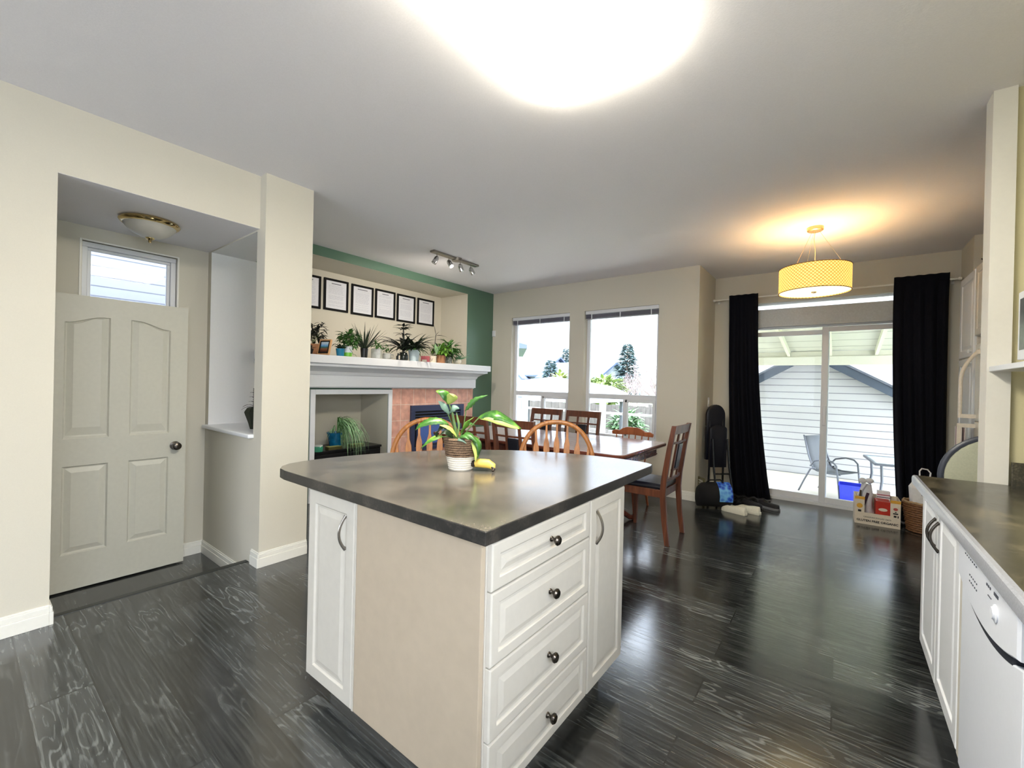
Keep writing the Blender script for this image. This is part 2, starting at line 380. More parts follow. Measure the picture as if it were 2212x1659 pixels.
# fireplace wall, green in front, cream inside its recesses
m = MB()
for a in ((1.60, 5.24, 2.635, H), (4.645, 5.24, 0, 2.635), (1.60, 2.05, 1.555, 2.635), (1.60, 4.645, 1.152, 1.555), (3.262, 4.645, 0, 1.152), (1.60, 2.335, 0, 1.152)):
    m.box(XB-.01, XG, *a)
m.box(XB-.1, XB, 1.60, 5.24, 0, H)
struct(m.build('wall_fireplace', WALL, mats=[GREEN], fmat=lambda p: 1 if abs(p.center.x-XG) < .002 else 0), 'green chimney wall with cream recesses')
# window wall
W1, W2 = (-4.045, -3.022), (-2.79, -1.773); WB, WT = .62, 2.33
m = MB(); Y1 = YW+.16
for a in ((-5.2, W1[0], 0, H), (W1[1], W2[0], 0, H), (W2[1], -1.31, 0, H), (W1[0], W1[1], WT, H), (W2[0], W2[1], WT, H), (W1[0], W1[1], 0, WB), (W2[0], W2[1], 0, WB)):
    m.box(a[0], a[1], YW, Y1, a[2], a[3])
struct(m.build('wall_windows', WALL), 'cream wall with two tall windows behind the table')
m = MB(); m.box(-1.47, -1.31, Y1-.001, YS+.15, 0, H)
struct(m.build('wall_return', WALL), 'short cream return wall left of the glass door')
DX0, DX1 = -.97, .74
m = MB(); Y2 = YS+.15
for a in ((-1.31, DX0, 0, H), (DX1, 1.75, 0, H), (DX0, DX1, 2.375, H), (DX0, DX1, 2.10, 2.125)): m.box(a[0], a[1], YS, Y2, a[2], a[3])
struct(m.build('wall_far', WALL), 'cream wall around the sliding glass door')
m = MB(); m.box(.93, 1.65, 5.53, YS, 0, H); m.box(1.55, 1.65, 3.0, 5.53, 0, H)
struct(m.build('wall_right', WALL), 'cream wall behind the tall cabinets')
KW = mat('olive cream wall tone', (206, 198, 160), .75, bump=.05, scale=220, var=.015, spec=.25)
m = MB(); m.box(.60, 1.65, 2.965, 3.06, 0, H)
m.box(.94, 1.04, -3.3, -1.3, 0, H); m.box(.94, 1.04, .7, 2.965, 0, H); m.box(.94, 1.04, -1.3, .7, 0, 1.1); m.box(.94, 1.04, -1.3, .7, 2.3, H)  # window gap out of view, added to bring in fill daylight
struct(m.build('wall_kitchen', KW), 'beige kitchen wall behind the shelf')
m = MB(); m.box(.545, .622, 2.94, 3.06, 0, H)
struct(m.build('trim_4', mat('white end post', (226, 223, 214), .6, var=.01)), 'white wall end post at the far end of the counter')  # wall end toned whiter than the beige wall beside it
m = MB(); m.box(-3.4, -2.7, -3.4, -3.3, 0, H); m.box(-.6, 1.1, -3.4, -3.3, 0, H); m.box(-2.7, -.6, -3.4, -3.3, 0, .8); m.box(-2.7, -.6, -3.4, -3.3, 2.3, H)  # unseen opening behind the camera, put in as an extra daylight source
struct(m.build('wall_back', WALL))

# baseboards: two-step moulding run along a wall
def base(name, p0, p1, z, out, h=.105, label=None):
    (xa, ya), (xb, yb) = p0, p1; m = MB()
    for d, a, b in ((.016, 0, h*.62), (.012, h*.62, h*.9), (.007, h*.9, h)):
        x0, x1, y0, y1 = xa, xb, ya, yb
        if out[0]: x1 = xa+out[0]*d
        else: y1 = ya+out[1]*d
        m.box(x0, x1, y0, y1, z+a, z+b)
    return struct(m.build(name, TRIM, bev=.002), label)
base('baseboard_left', (XL, -3.2), (XL, .317), 0, (1, 0), label='white baseboard of the left wall')
base('baseboard_left', (XL-.1, .317), (XL+.016, .317), 0, (0, 1))
base('baseboard_pier', (XC, YN), (XC, 1.635), 0, (1, 0), label='white baseboard of the pier')
base('baseboard_pier', (-3.29, YN), (XC+.016, YN), 0, (0, -1))
base('baseboard_entry', (XF, 1.0), (XF, YN), FZ, (1, 0)); base('baseboard_entry', (XF, YN), (-3.40, YN), FZ, (0, -1), label='white baseboard down in the entry')
base('baseboard_window_wall', (-4.43, YW), (-1.31, YW), 0, (0, -1), label='white baseboard under the windows')
base('baseboard_return', (-1.31, YW-.016), (-1.31, YS), 0, (1, 0))
base('baseboard_far', (-1.31, YS), (DX0, YS), 0, (0, -1)); base('baseboard_far', (DX1, YS), (.93, YS), 0, (0, -1))

# ------------------------------------------------------------------ tall windows with raised blinds
def tall_window(n, X, stile, label):
    x0, x1 = X; cx = (x0+x1)/2; w = thing('window_%d' % n, label, None, (cx, YW, WB), kind='structure')

    a, b, h = x0-cx, x1-cx, WT-WB; m = MB(); yf0, yf1 = .085, .14
    for q in ((a, b, 0, .05), (a, b, h-.05, h), (a, a+.045, .05, h-.05), (b-.045, b, .05, h-.05), (a+.045, b-.045, .52, .585)): m.box(q[0], q[1], yf0, yf1, q[2], q[3])
    m.build('window_frame', VINYL, w, bev=.004)
    s = stile-cx; m = MB()
    for q in ((s-.028, s+.028, .05, .52), (s, b-.045, .05, .085), (s, b-.045, .485, .52), (b-.08, b-.045, .085, .485)): m.box(q[0], q[1], yf0-.012, yf1-.01, q[2], q[3])
    m.build('sliding_sash', VINYL, w, bev=.003)
    m = MB(); m.box(a+.04, b-.04, .11, .114, .58, h-.045); m.box(a+.04, b-.04, .118, .122, .045, .525); m.build('pane', GLASS, w)
    m = MB(); m.box(a, b, -.012, .085, -.018, .004); m.build('window_sill', WHITE, w, bev=.004)
    bl = thing('venetian_blind', ('pleated blind drawn up at the top of the left tall window' if n == 2 else 'pleated blind drawn up at the top of the right tall window'), 'blind', (cx, YW+.045, WT-.001), group='blinds on the tall windows')
    m = MB(); m.box(a+.006, b-.006, -.03, .03, -.045, 0); m.build('headrail', WHITE, bl, bev=.003)
    m = MB()
    for k in range(6): m.box(a+.01, b-.01, -.026, .026, -.056-k*.0085, -.051-k*.0085)
    m.build('slats', mat('grey violet slats', (120, 118, 132), .5), bl)
    m = MB(); m.box(a+.01, b-.01, -.024, .024, -.113, -.104); m.build('bottom_rail', mat('rail grey', (150, 148, 158), .5), bl, bev=.002)
    for xx in (a+.1, (a+b)/2, b-.1): m = MB(); m.box(xx-.006, xx+.006, -.031, -.029, -.114, -.045); m.build('ladder_tape', WHITE, bl)
tall_window(2, W1, -3.50, 'left tall window with white frame and lower sliding pane')
tall_window(3, W2, -2.213, 'right tall window with white frame and lower sliding pane')

# ------------------------------------------------------------------ sliding glass door
d = thing('door_1', 'white framed sliding glass door to the patio', None, ((DX0+DX1)/2, YS, 0), kind='structure')
cx = (DX0+DX1)/2; a, b = DX0-cx, DX1-cx; T = 2.10; mid = -.12-cx
m = MB()
for q in ((a, a+.04, 0, T), (b-.04, b, 0, T), (a, b, T-.045, T), (a, b, -.02, .03)): m.box(q[0], q[1], .02, .14, q[2], q[3])
m.build('door_frame', VINYL, d, bev=.003)
def sash(x0, x1, y0, y1, name, hz=T-.05):
    m = MB()
    for q in ((x0, x0+.06, .035, hz), (x1-.06, x1, .035, hz), (x0+.06, x1-.06, .035, .10), (x0+.06, x1-.06, hz-.055, hz)): m.box(q[0], q[1], y0, y1, q[2], q[3])
    o = m.build(name, VINYL, d, bev=.004)
    m = MB(); ym = (y0+y1)/2; m.box(x0+.05, x1-.05, ym-.003, ym+.003, .095, hz-.05); m.build('pane', GLASS, o); return o
sash(a+.04, mid+.02, .09, .125, 'fixed_panel', T-.075)
s2 = sash(mid-.05, b-.04, .035, .07, 'sliding_panel')
m = MB(); m.box(mid-.03, mid+.0, .02, .036, .92, 1.14); lab(m.build('door_handle', WHITE, s2, bev=.004), 'small white pull')
# narrow transom above with a half lowered shade
t = thing('window_4', 'narrow transom strip above the sliding door', None, (cx, YS, 2.125), kind='structure')
m = MB()
for q in ((a, b, 0, .02), (a, b, .225, .25), (a, a+.03, .02, .225), (b-.03, b, .02, .225)): m.box(q[0], q[1], .06, .12, q[2], q[3])
m.build('window_frame', VINYL, t, bev=.003)
m = MB(); m.box(a+.02, b-.02, .088, .092, .01, .24); m.build('pane', GLASS, t)
m = MB(); m.box(a+.005, b-.005, -.012, -.0005, -.03, .165); m.box(a+.005, b-.005, -.022, -.0005, -.052, -.03)
tag(m.build('roller_shade', mat('pale grey shade', (196, 202, 206), .7), None, bev=.002), 'pale grey shade band covering the transom above the glass door', 'shade').location = (cx, YS, 2.125)

# ------------------------------------------------------------------ entry door leaf standing open in front of the transom
d = thing('door_2', 'open white entry door with arched upper panels', None, (-4.14, .735, FZ+.012), kind='structure')
M = Matrix.Rotation(PI/2, 4, 'Z')          # local x runs along +Y, the face looks to +X
m = MB(M); w0, w1, hh = -.395, .395, 2.015
m.box(w0, w1, .012, .038, 0, hh)
PN = [(-.29, -.06), (.05, .285)]            # the two panel columns
def rail(z0, z1, x0=w0, x1=w1): m.box(x0, x1, -.004, .013, z0, z1)
for q in ((w0, PN[0][0]), (PN[0][1], PN[1][0]), (PN[1][1], w1)): rail(0, hh, *q)
for (x0, x1) in PN: rail(0, .245, x0, x1); rail(.845, 1.03, x0, x1)
def topcurve(x0, x1, flip):
    pts = []
    for i in range(13):
        t = i/12; s = t if not flip else 1-t
        pts.append((x0+(x1-x0)*t, 1.825+.052*(.5-.5*math.cos(PI*min(1, s*1.15)))))
    return pts
for k, (x0, x1) in enumerate(PN):
    c = topcurve(x0, x1, k == 1)
    m.prism([(x1, hh), (x0, hh)]+c, -.004, .013, 'y')
def raised(outl):
    cxp = sum(p[0] for p in outl)/len(outl); czp = sum(p[1] for p in outl)/len(outl)
    x0 = min(p[0] for p in outl); x1 = max(p[0] for p in outl); z0 = min(p[1] for p in outl); z1 = max(p[1] for p in outl)
    def ins(i, y): return [(cxp+(p[0]-cxp)*(1-2*i/(x1-x0)), y, czp+(p[1]-czp)*(1-2*i/(z1-z0))) for p in outl]
    m.rings([ins(0, .0125), ins(.0, -.0035), ins(.008, .008), ins(.014, .0095), ins(.046, -.001), ins(.048, -.001)])
for k, (x0, x1) in enumerate(PN):
    raised([(x0, .245), (x1, .245), (x1, .845), (x0, .845)])
    raised([(x0, 1.03), (x1, 1.03)]+topcurve(x0, x1, k == 1)[::-1])
m.build('door_leaf', DOORW, d)
m = MB(M); m.M = M @ Matrix.Translation((.325, -.004, .93)) @ Matrix.Rotation(PI/2, 4, 'X')
m.lathe([(.0, 0), (.033, 0), (.033, .006), (.014, .01), (.012, .03), (.024, .038), (.03, .05), (.028, .064), (.015, .072), (0, .073)])
lab(m.build('door_knob', DARKNI, d, smooth=True), 'round dark bronze knob')
m = MB(M); m.box(.395, .398, .008, .03, .9, .96); m.build('latch_plate', DARKNI, d)

# ------------------------------------------------------------------ mantel, niche casing, fireplace
mt = thing('mantel_shelf', 'long white moulded mantel shelf over the tiled fireplace', 'mantel', (XG, 3.4, 1.2))
MZ = 1.566
def mbx(x1, y1, z0, z1): return (.0, x1-XG, 1.64-3.4, y1-3.4, z0-1.2, z1-1.2)
m = MB(); m.box(*mbx(-4.15, 4.885, 1.482, MZ)); m.build('shelf', WHITE, mt, bev=.006, seg=3)
m = MB(); m.box(*mbx(-4.185, 4.855, 1.452, 1.482))
y0 = 1.64-3.4
def rect(x, y, z): return [(0, y0, z-1.2), (x-XG, y0, z-1.2), (x-XG, y-3.4, z-1.2), (0, y-3.4, z-1.2)]
m.rings([rect(-4.335, 4.775, 1.365), rect(-4.315, 4.785, 1.40), rect(-4.26, 4.81, 1.43), rect(-4.2, 4.845, 1.452)])
m.build('cornice', WHITE, mt)
m = MB(); m.box(*mbx(-4.345, 4.772, 1.235, 1.365)); m.box(*mbx(-4.37, 4.765, 1.225, 1.235)); m.build('frieze', WHITE, mt, bev=.003)
cs = thing('trim_5', 'white casing around the lower recess', None, (XG, 2.8, 0), kind='structure')
m = MB()
for q in ((2.335-2.8-.055, 2.335-2.8, 0, 1.207), (.462, .517, 0, 1.207), (2.335-2.8, .462, 1.152, 1.207)): m.box(.0, .022, *q)
m.build('casing', WHITE, cs, bev=.004)
m = MB(); m.box(XG, XG+.014, 3.318, 4.79, 0, .40)
for q in ((3.318, 3.60, .40, 1.0), (4.575, 4.79, .40, 1.0), (3.318, 4.79, 1.0, 1.224)): m.box(XG, XG+.014, *q)
struct(m.build('trim_6', TILE), 'pink brown stone tile surround of the fireplace')
fp = thing('gas_fireplace', 'dark blue grey metal gas fireplace insert set in pink tile', 'fireplace', (XG+.014, 4.087, .40))
m = MB()
for q in ((-.487, .487, .52, .60), (-.487, -.42, 0, .52), (.42, .487, 0, .52), (-.42, .42, 0, .05)): m.box(0, .03, *q)
m.build('surround', STOVE, fp, bev=.004)
m = MB(); m.box(.002, .018, -.42, .42, .445, .455); m.box(.002, .024, -.42, .42, .485, .497); m.box(.002, .028, -.42, .42, .40, .425); m.build('louvre', STOVE, fp, bev=.003)
m = MB(); m.box(.0, .004, -.42, .42, .05, .52); m.build('firebox', BLACKM, fp)
m = MB()
for q in ((-.39, .39, .36, .395), (-.39, -.35, .06, .36), (.35, .39, .06, .36), (-.35, .35, .06, .085)): m.box(.004, .03, *q)
o = m.build('glass_door', STOVE, fp, bev=.003)
m = MB(); m.box(.014, .018, -.35, .35, .085, .36); m.build('pane', mat('fire glass with painted reflection', (84, 112, 180), .12, spec=1), o)  # blue of the pane is a reflection put into its colour

# ------------------------------------------------------------------ wall bits
m = MB(); m.box(-4.42, -4.36, YW-.025, YW, 2.055, 2.15); tag(m.build('motion_sensor', VINYL, bev=.006), 'small white motion sensor box on the wall beside the green wall', 'sensor')
o = thing('light_switch', 'white switch plate on the return wall above the folded bench', 'switch', (-1.31, 5.79, 1.08))
m = MB(); m.box(0, .006, -.036, .036, 0, .118); m.build('plate', VINYL, o, bev=.003)
m = MB(); m.box(.006, .011, -.012, .012, .035, .085); m.build('toggle', VINYL, o, bev=.002)
# ------------------------------------------------------------------ kitchen island
IX0, IX1, IY0, IY1 = -1.745, -.785, .925, 1.862
isl = thing('kitchen_island', 'cream kitchen island cabinet with drawers under the dark laminate top', 'cabinet', (-1.27, 1.4, 0))
ox, oy = 1.27, -1.4
m = MB(); m.box(IX0+ox, IX1+ox, IY0+oy, IY1+oy, .10, .87); m.box(IX0+.06+ox, IX1-.06+ox, IY0+.06+oy, IY1-.06+oy, 0, .10)
m.build('carcass', CABW, isl, bev=.002)
m = MB(); m.box(-1.398+ox, IX1+ox-.004, IY0+oy-.018, IY0+oy, .10, .869); m.build('side_panel', PANW, isl, bev=.002)
def bow(L, out=.028, r=.0055):
    """bow pull: local z along its length, out towards -y"""
    n = 14; P = []
    for i in range(n+1):
        t = i/n; P.append((0, -out*math.sin(PI*t)**.8, -L/2+L*t))
    return P
def add_bow(x, y, z, L, M, parent, m_=NICKEL):
    mb = MB(M @ Matrix.Translation((x, y, z)))
    mb.tube(bow(L), [.008]+[.0055]*13+[.008], 10, .75)
    return lab(mb.build('bow_handle', m_, parent, smooth=True), 'arched brushed metal handle')
def add_knob(x, y, z, M, parent):
    mb = MB(M @ Matrix.Translation((x, y, z)) @ Matrix.Rotation(PI/2, 4, 'X'))
    mb.lathe([(0, 0), (.010, 0), (.009, .004), (.006, .008), (.006, .014), (.012, .018), (.0165, .023), (.017, .028), (.013, .033), (0, .034)], n=24)
    return lab(mb.build('knob', DARKNI, parent, smooth=True), 'round mushroom knob of dark brushed nickel')
Mf = Matrix.Translation((0, IY0+oy, 0))                                        # front faces -Y
Mr = Matrix.Translation((IX1+ox, 0, 0)) @ Matrix.Rotation(PI/2, 4, 'Z')          # right side faces +X, local x along +Y
m = MB(Mf); m.panel(IX0+ox+.002, -1.412+ox, .10, .867, .02, .052); o = m.build('door', CABW, isl, bev=.0015)
add_bow(-1.468+ox, -.02, .745, .125, Mf, o)
m = MB(Mf); m.box(-1.41+ox, -1.40+ox, -.019, 0, .10, .867); m.build('filler', CABW, isl)
edges = [.869, .728, .512, .298, .102]
for k in range(4):
    m = MB(Mr); m.panel(IY0+oy+.003, 1.522+oy, edges[k+1]+.002, edges[k]-.002, .02, .034, rise=.018)
    o = m.build('drawer', CABW, isl, bev=.0015)
    add_knob(1.238+oy, -.02, (edges[k]+edges[k+1])/2, Mr, o)
m = MB(Mr); m.panel(1.530+oy, IY1+oy-.002, .102, .867, .02, .045); o = m.build('door', CABW, isl, bev=.0015)
add_bow(1.578+oy, -.02, .752, .13, Mr, o)
# worktop: square at the near corner, swept round on the far side
out = [(-.765, .895), (-.765, 2.20)]
out += [(-.775, 2.245), (-.81, 2.272), (-.87, 2.285), (-1.0, 2.286), (-1.12, 2.272), (-1.24, 2.245), (-1.36, 2.205), (-1.48, 2.148), (-1.60, 2.078), (-1.71, 1.985),
        (-1.81, 1.88), (-1.90, 1.752), (-1.975, 1.62), (-2.04, 1.47), (-2.085, 1.32), (-2.108, 1.18), (-2.11, 1.06), (-2.095, .985), (-2.06, .935), (-2.01, .905), (-1.95, .895)]
wt = thing('island_worktop', 'dark mottled laminate worktop of the island with one swept rounded side', 'worktop', (-1.4, 1.5, .87))
pts = [(x+1.4, y-1.5) for x, y in out]
m = MB(); m.prism(pts, 0, .040); m.build('edge_band', EDGEM, wt, bev=.002)
m = MB(); m.prism([(x*.9965, y*.9965) for x, y in pts], .0402, .0415); m.build('surface', TOPM, wt)

# ------------------------------------------------------------------ kitchen run on the right
KX = .335
kc = thing('base_cabinet', 'white two door base cabinet at the far end of the right hand counter', 'cabinet', (.64, 2.47, 0))
m = MB(); m.box(-.283, .295, -.43, .44, .1, .868); m.box(-.22, .295, -.43, .44, 0, .1); m.build('carcass', WHITE, kc, bev=.002)
Mk = Matrix.Translation((-.283, 0, 0)) @ Matrix.Rotation(-PI/2, 4, 'Z')           # faces -X, local x along -Y
m = MB(Mk); m.panel(-.44, -.035, .105, .862, .02, .055); o = m.build('door', WHITE, kc, bev=.0015)
add_bow(-.07, -.02, .73, .12, Mk, o, DARKNI)
m = MB(Mk); m.panel(-.03, .375, .105, .862, .02, .055); o = m.build('door', WHITE, kc, bev=.0015)
add_bow(.005, -.02, .73, .12, Mk, o, DARKNI)
m = MB(Mk); m.box(.38, .43, -.018, 0, .1, .866); m.build('filler', CABW, kc, bev=.002)
dw = thing('dishwasher', 'white dishwasher with curved dark pull recess under the right hand counter', 'dishwasher', (.64, 1.735, 0))
DWW = mat('dishwasher enamel', (222, 226, 236), .3, var=.01)
m = MB(); m.box(-.27, .29, -.298, .298, .1, .866); m.box(-.2, .29, -.298, .298, 0, .1); m.build('body', DWW, dw)
Md = Matrix.Translation((-.27, 0, 0)) @ Matrix.Rotation(-PI/2, 4, 'Z')
def smile(x): return .715-.052*(1-(x/.29)**2)
xs = [-.296+.592*i/24 for i in range(25)]
m = MB(Md); m.prism([(-.296, .105), (.296, .105)]+[(x, smile(max(-.29, min(.29, x)))) for x in xs[::-1]], -.036, 0, 'y'); m.build('door', DWW, dw, bev=.004)
m = MB(Md); top = [(x, .852) for x in xs]; bot = [(x, smile(max(-.29, min(.29, x)))+.018) for x in xs]
m.rings([[(x, 0, z) for x, z in bot+top[::-1]], [(x, -.040, z) for x, z in bot+top[::-1]], [(x*.985, -.046, .785+(z-.785)*.93) for x, z in bot+top[::-1]]])
cpn = m.build('control_panel', DWW, dw, smooth=True, angle=25)
m = MB(Md); m.prism([(x, smile(x)-.003) for x in xs[3:22]]+[(x, smile(x)+.021) for x in xs[3:22][::-1]], -.0368, -.001, 'y'); lab(m.build('pull_recess', mat('recess dark', (30, 34, 44), .5), dw), 'dark curved pull recess')
INK = mat('grey print', (70, 74, 84), .5); m = MB(Md)
for i in range(7): m.box(-.20+i*.022, -.194+i*.022, -.0475, -.0458, .822, .826)
m.build('programme_lamps', INK, cpn)
for r in range(2):
    m = MB(Md)
    for i in range(5): m.box(-.14+i*.02, -.134+i*.02, -.0475, -.0458, .775-r*.018, .779-r*.018)
    m.build('button_row', INK, cpn)
m = MB(Md)
for i in range(3): m.box(.045+i*.016, .052+i*.016, -.0475, -.0458, .812, .818)
m.build('button_row', INK, cpn)
m = MB(Md); m.box(.115, .15, -.0475, -.0458, .812, .820); m.build('printed_mark', INK, cpn)
m = MB(Md); m.box(.06, .09, -.0475, -.0458, .79, .792); m.build('printed_mark', INK, cpn)
m = MB(Md @ Matrix.Translation((.13, -.0455, .77)) @ Matrix.Rotation(PI/2, 4, 'X')); m.lathe([(0, 0), (.022, 0), (.022, .003), (.016, .005), (.014, .009), (0, .010)]); lab(m.build('dial', DWW, cpn, smooth=True), 'round white programme dial')
c2 = thing('base_cabinet', 'white base cabinet run nearest the camera, beyond the dishwasher', 'cabinet', (.64, -.2, 0))
m = MB(); m.box(-.283, .295, -1.6, 1.632, .1, .868); m.box(-.22, .295, -1.6, 1.632, 0, .1); m.build('carcass', WHITE, c2, bev=.002)
for k in range(4):
    m = MB(Mk); m.panel(-1.62+k*.45, -1.18+k*.45, .105, .862, .02, .055); o = m.build('door', WHITE, c2, bev=.0015); add_bow((-1.22 if k % 2 == 0 else -1.585)+k*.45, -.02, .73, .12, Mk, o, DARKNI)
kt = thing('kitchen_worktop', 'long dark mottled worktop with pale rolled front edge along the right wall', 'worktop', (.62, .5, .87))
m = MB(); m.box(-.305, .315, -2.3, 2.425, .0, .0405); m.build('surface', KTOP, kt)
m = MB(); m.prism([(-.324, .003), (-.320, -.002), (-.305, -.002), (-.305, .0405), (-.316, .0405), (-.322, .036), (-.324, .028)], -2.3, 2.425, 'y'); m.build('front_edge', KEDGE, kt, smooth=True)
m = MB(); m.box(.008, .315, 2.425, 2.441, -.005, .145); lab(m.build('backsplash', KTOP, kt, bev=.002), 'low dark upstand against the end wall')
sh = MB(); sh.box(.552, .935, 1.6, 2.938, 1.428, 1.452); tag(sh.build('wall_shelf', WHITE, bev=.003), 'white shelf on the kitchen wall carrying the microwave', 'shelf')
mw = thing('microwave', 'white microwave with dark window standing on the white shelf', 'microwave', (.76, 2.38, 1.4525))
m = MB(); m.box(-.17, .17, -.26, .26, .008, .29)
for sx in (-.14, .14):
    for sy in (-.22, .22): m.lathe([(.012, 0), (.012, .009)], (sx, sy, 0), 10)
m.build('body', WHITE, mw, bev=.006)
m = MB(Matrix.Translation((-.17, 0, 0)) @ Matrix.Rotation(-PI/2, 4, 'Z')); m.box(-.255, .12, -.018, 0, .012, .286); o = m.build('door', WHITE, mw, bev=.004)
m = MB(Matrix.Translation((-.188, 0, 0)) @ Matrix.Rotation(-PI/2, 4, 'Z')); m.box(-.225, .09, -.002, 0, .05, .255); m.build('window', mat('microwave window', (48, 56, 60), .15, spec=1), o)

# tall pantry, over-fridge cabinet, fridge
pn = thing('pantry_cabinet', 'tall cream pantry cabinet in the far right corner', 'cabinet', (.87, 5.21, 0))
m = MB(); m.box(0, .6, -.21, .31, .1, 2.34); m.box(.05, .6, -.21, .31, 0, .1); m.build('carcass', CABW, pn, bev=.002)
Mp = Matrix.Rotation(-PI/2, 4, 'Z')
def white_knob(x, z, parent):
    mb = MB(Mp @ Matrix.Translation((x, -.02, z)) @ Matrix.Rotation(PI/2, 4, 'X')); mb.lathe([(0, 0), (.007, 0), (.007, .012), (.016, .018), (.016, .024), (0, .028)], n=20); mb.build('knob', WHITE, parent, smooth=True)
m = MB(Mp); m.panel(-.308, .205, 1.63, 2.335, .02, .06); o = m.build('upper_door', WHITE, pn, bev=.0015); white_knob(.16, 1.67, o)
m = MB(Mp); m.panel(-.308, .205, .105, 1.62, .02, .06); o = m.build('lower_door', WHITE, pn, bev=.0015); white_knob(.16, 1.575, o)
fc = thing('wall_cabinet', 'cream cabinet above the refrigerator beside the pantry', 'cabinet', (.87, 4.56, 1.78))
m = MB(); m.box(0, .6, -.43, .41, 0, .56); m.build('carcass', CABW, fc, bev=.002)
m = MB(Mp); m.panel(-.405, .0, .005, .555, .02, .05); m.build('door', CABW, fc, bev=.0015)
m = MB(Mp); m.panel(.006, .425, .005, .555, .02, .05); m.build('door', CABW, fc, bev=.0015)
fr = thing('refrigerator', 'white refrigerator with long curved handles beside the pantry', 'refrigerator', (.90, 4.55, 0))
FRW = mat('refrigerator enamel', (228, 226, 218), .35, var=.01)
m = MB(); m.box(0, .62, -.38, .38, .02, 1.72); m.build('body', FRW, fr, bev=.006)
Mfr = Matrix.Rotation(-PI/2, 4, 'Z')
m = MB(Mfr); m.box(-.375, .375, -.05, -.004, 1.11, 1.715); fd = m.build('freezer_door', FRW, fr, bev=.01, seg=3)
m = MB(Mfr); m.box(-.375, .375, -.05, -.004, .07, 1.10); rd = m.build('fridge_door', FRW, fr, bev=.01, seg=3)
for z0, z1, par, s in ((1.13, 1.66, fd, 1), (.62, 1.085, rd, -1)):
    P = []
    for i in range(17):
        t = i/16; z = z0+(z1-z0)*t; e = t if s > 0 else 1-t
        bulge = .085*min(1, e*0+1)*(1-max(0, (e-.55)/.45)**2.2)
        P.append((-.33+.10*max(0, (e-.5)/.5)**2, -.05-bulge, z))
    mb = MB(Mfr); mb.tube(P, .017, 10, .7); mb.box(-.345, -.315, -.13, -.05, (z0 if s > 0 else z1-.03), (z0+.03 if s > 0 else z1)); mb.box(P[-1 if s > 0 else 0][0]-.015, P[-1 if s > 0 else 0][0]+.015, -.07, -.05, (z1-.03 if s > 0 else z0), (z1 if s > 0 else z0+.03))
    lab(mb.build('curved_handle', mat('ivory handle', (232, 222, 206), .35), par, smooth=True), 'long ivory handle curving away from the door')
m = MB(Mfr); m.box(-.20, -.10, -.054, -.05, 1.12, 1.175); m.box(-.08, -.04, -.054, -.05, 1.125, 1.17); lab(m.build('fridge_magnet', mat('grey magnets', (120, 120, 124), .4), fd), 'small grey printed magnets')
# things on the pantry
for i, (x, y, hh, l) in enumerate(((.93, 5.10, .115, 'taller dark bronze figurine standing on the pantry cabinet'), (.96, 4.99, .085, 'shorter dark bronze figurine standing on the cabinet near the pantry'))):
    f = thing('figurine', l, 'figurine', (x, y, 2.341 if y > 5 else 2.341), group='figurines on the tall cabinets')
    m = MB(); k = hh/.115
    m.lathe([(0, 0), (.028*k, 0), (.028*k, .01*k), (.02*k, .014*k)], n=16); m.build('plinth', mat('bronze', (58, 46, 34), .4, metal=.4), f)
    m = MB(); m.lathe([(.018*k, .014*k), (.026*k, .03*k), (.022*k, .055*k), (.014*k, .075*k), (.006*k, .082*k)], n=14); m.ball((0, 0, .096*k), .013*k); m.tube([(.012*k, 0, .07*k), (.034*k, 0, .055*k), (.03*k, .01, .03*k)], .005*k, 8); m.tube([(-.012*k, 0, .07*k), (-.03*k, 0, .09*k)], .005*k, 8)
    m.build('figure', mat('bronze', (58, 46, 34), .4, metal=.4), f, smooth=True)

# round backed bar chair behind the counter end
rc = thing('bar_chair', 'sage upholstered round backed chair with dark rim behind the counter end', 'chair', (.70, 3.40, 0), .0)
SAGE = mat('sage upholstery', (178, 180, 158), .7, bump=.2, scale=150)
RIM = mat('blue grey rim', (62, 66, 78), .35)
def disc(r, y0, y1, sx=1):
    return [[(r_*math.cos(2*PI*k/40)*sx, y, r_*math.sin(2*PI*k/40)) for k in range(40)] for r_, y in ((r*.9, y0), (r, y0+.008), (r, y1-.008), (r*.9, y1))]
m = MB(Matrix.Translation((0, 0, .86))); m.rings(disc(.225, -.03, .03)); m.build('backrest', SAGE, rc, smooth=True)
m = MB(Matrix.Translation((0, 0, .86)))
m.tube([(.235*math.cos(2*PI*k/40), 0, .235*math.sin(2*PI*k/40)) for k in range(41)], .0105, 10, 1.6, up=(0, 1, 0)); m.build('back_rim', RIM, rc, smooth=True)
m = MB(); m.box(-.18, .20, .02, .40, .58, .65); m.build('seat', SAGE, rc, bev=.03, seg=4)
for sx in (-.14, .17):
    for y in (.05, .37):
        m = MB(); m.tube([(sx, y, .59), (sx*1.02, y*1.02, 0)], .014, 8); m.build('leg', RIM, rc, smooth=True)
m = MB(); m.tube([(-.14, .05, .22), (.17, .05, .22)], .009, 8); m.build('foot_rail', RIM, rc, smooth=True)
m = MB(); m.tube([(-.14, .375, .22), (.17, .375, .22)], .009, 8); m.build('foot_rail', RIM, rc, smooth=True)
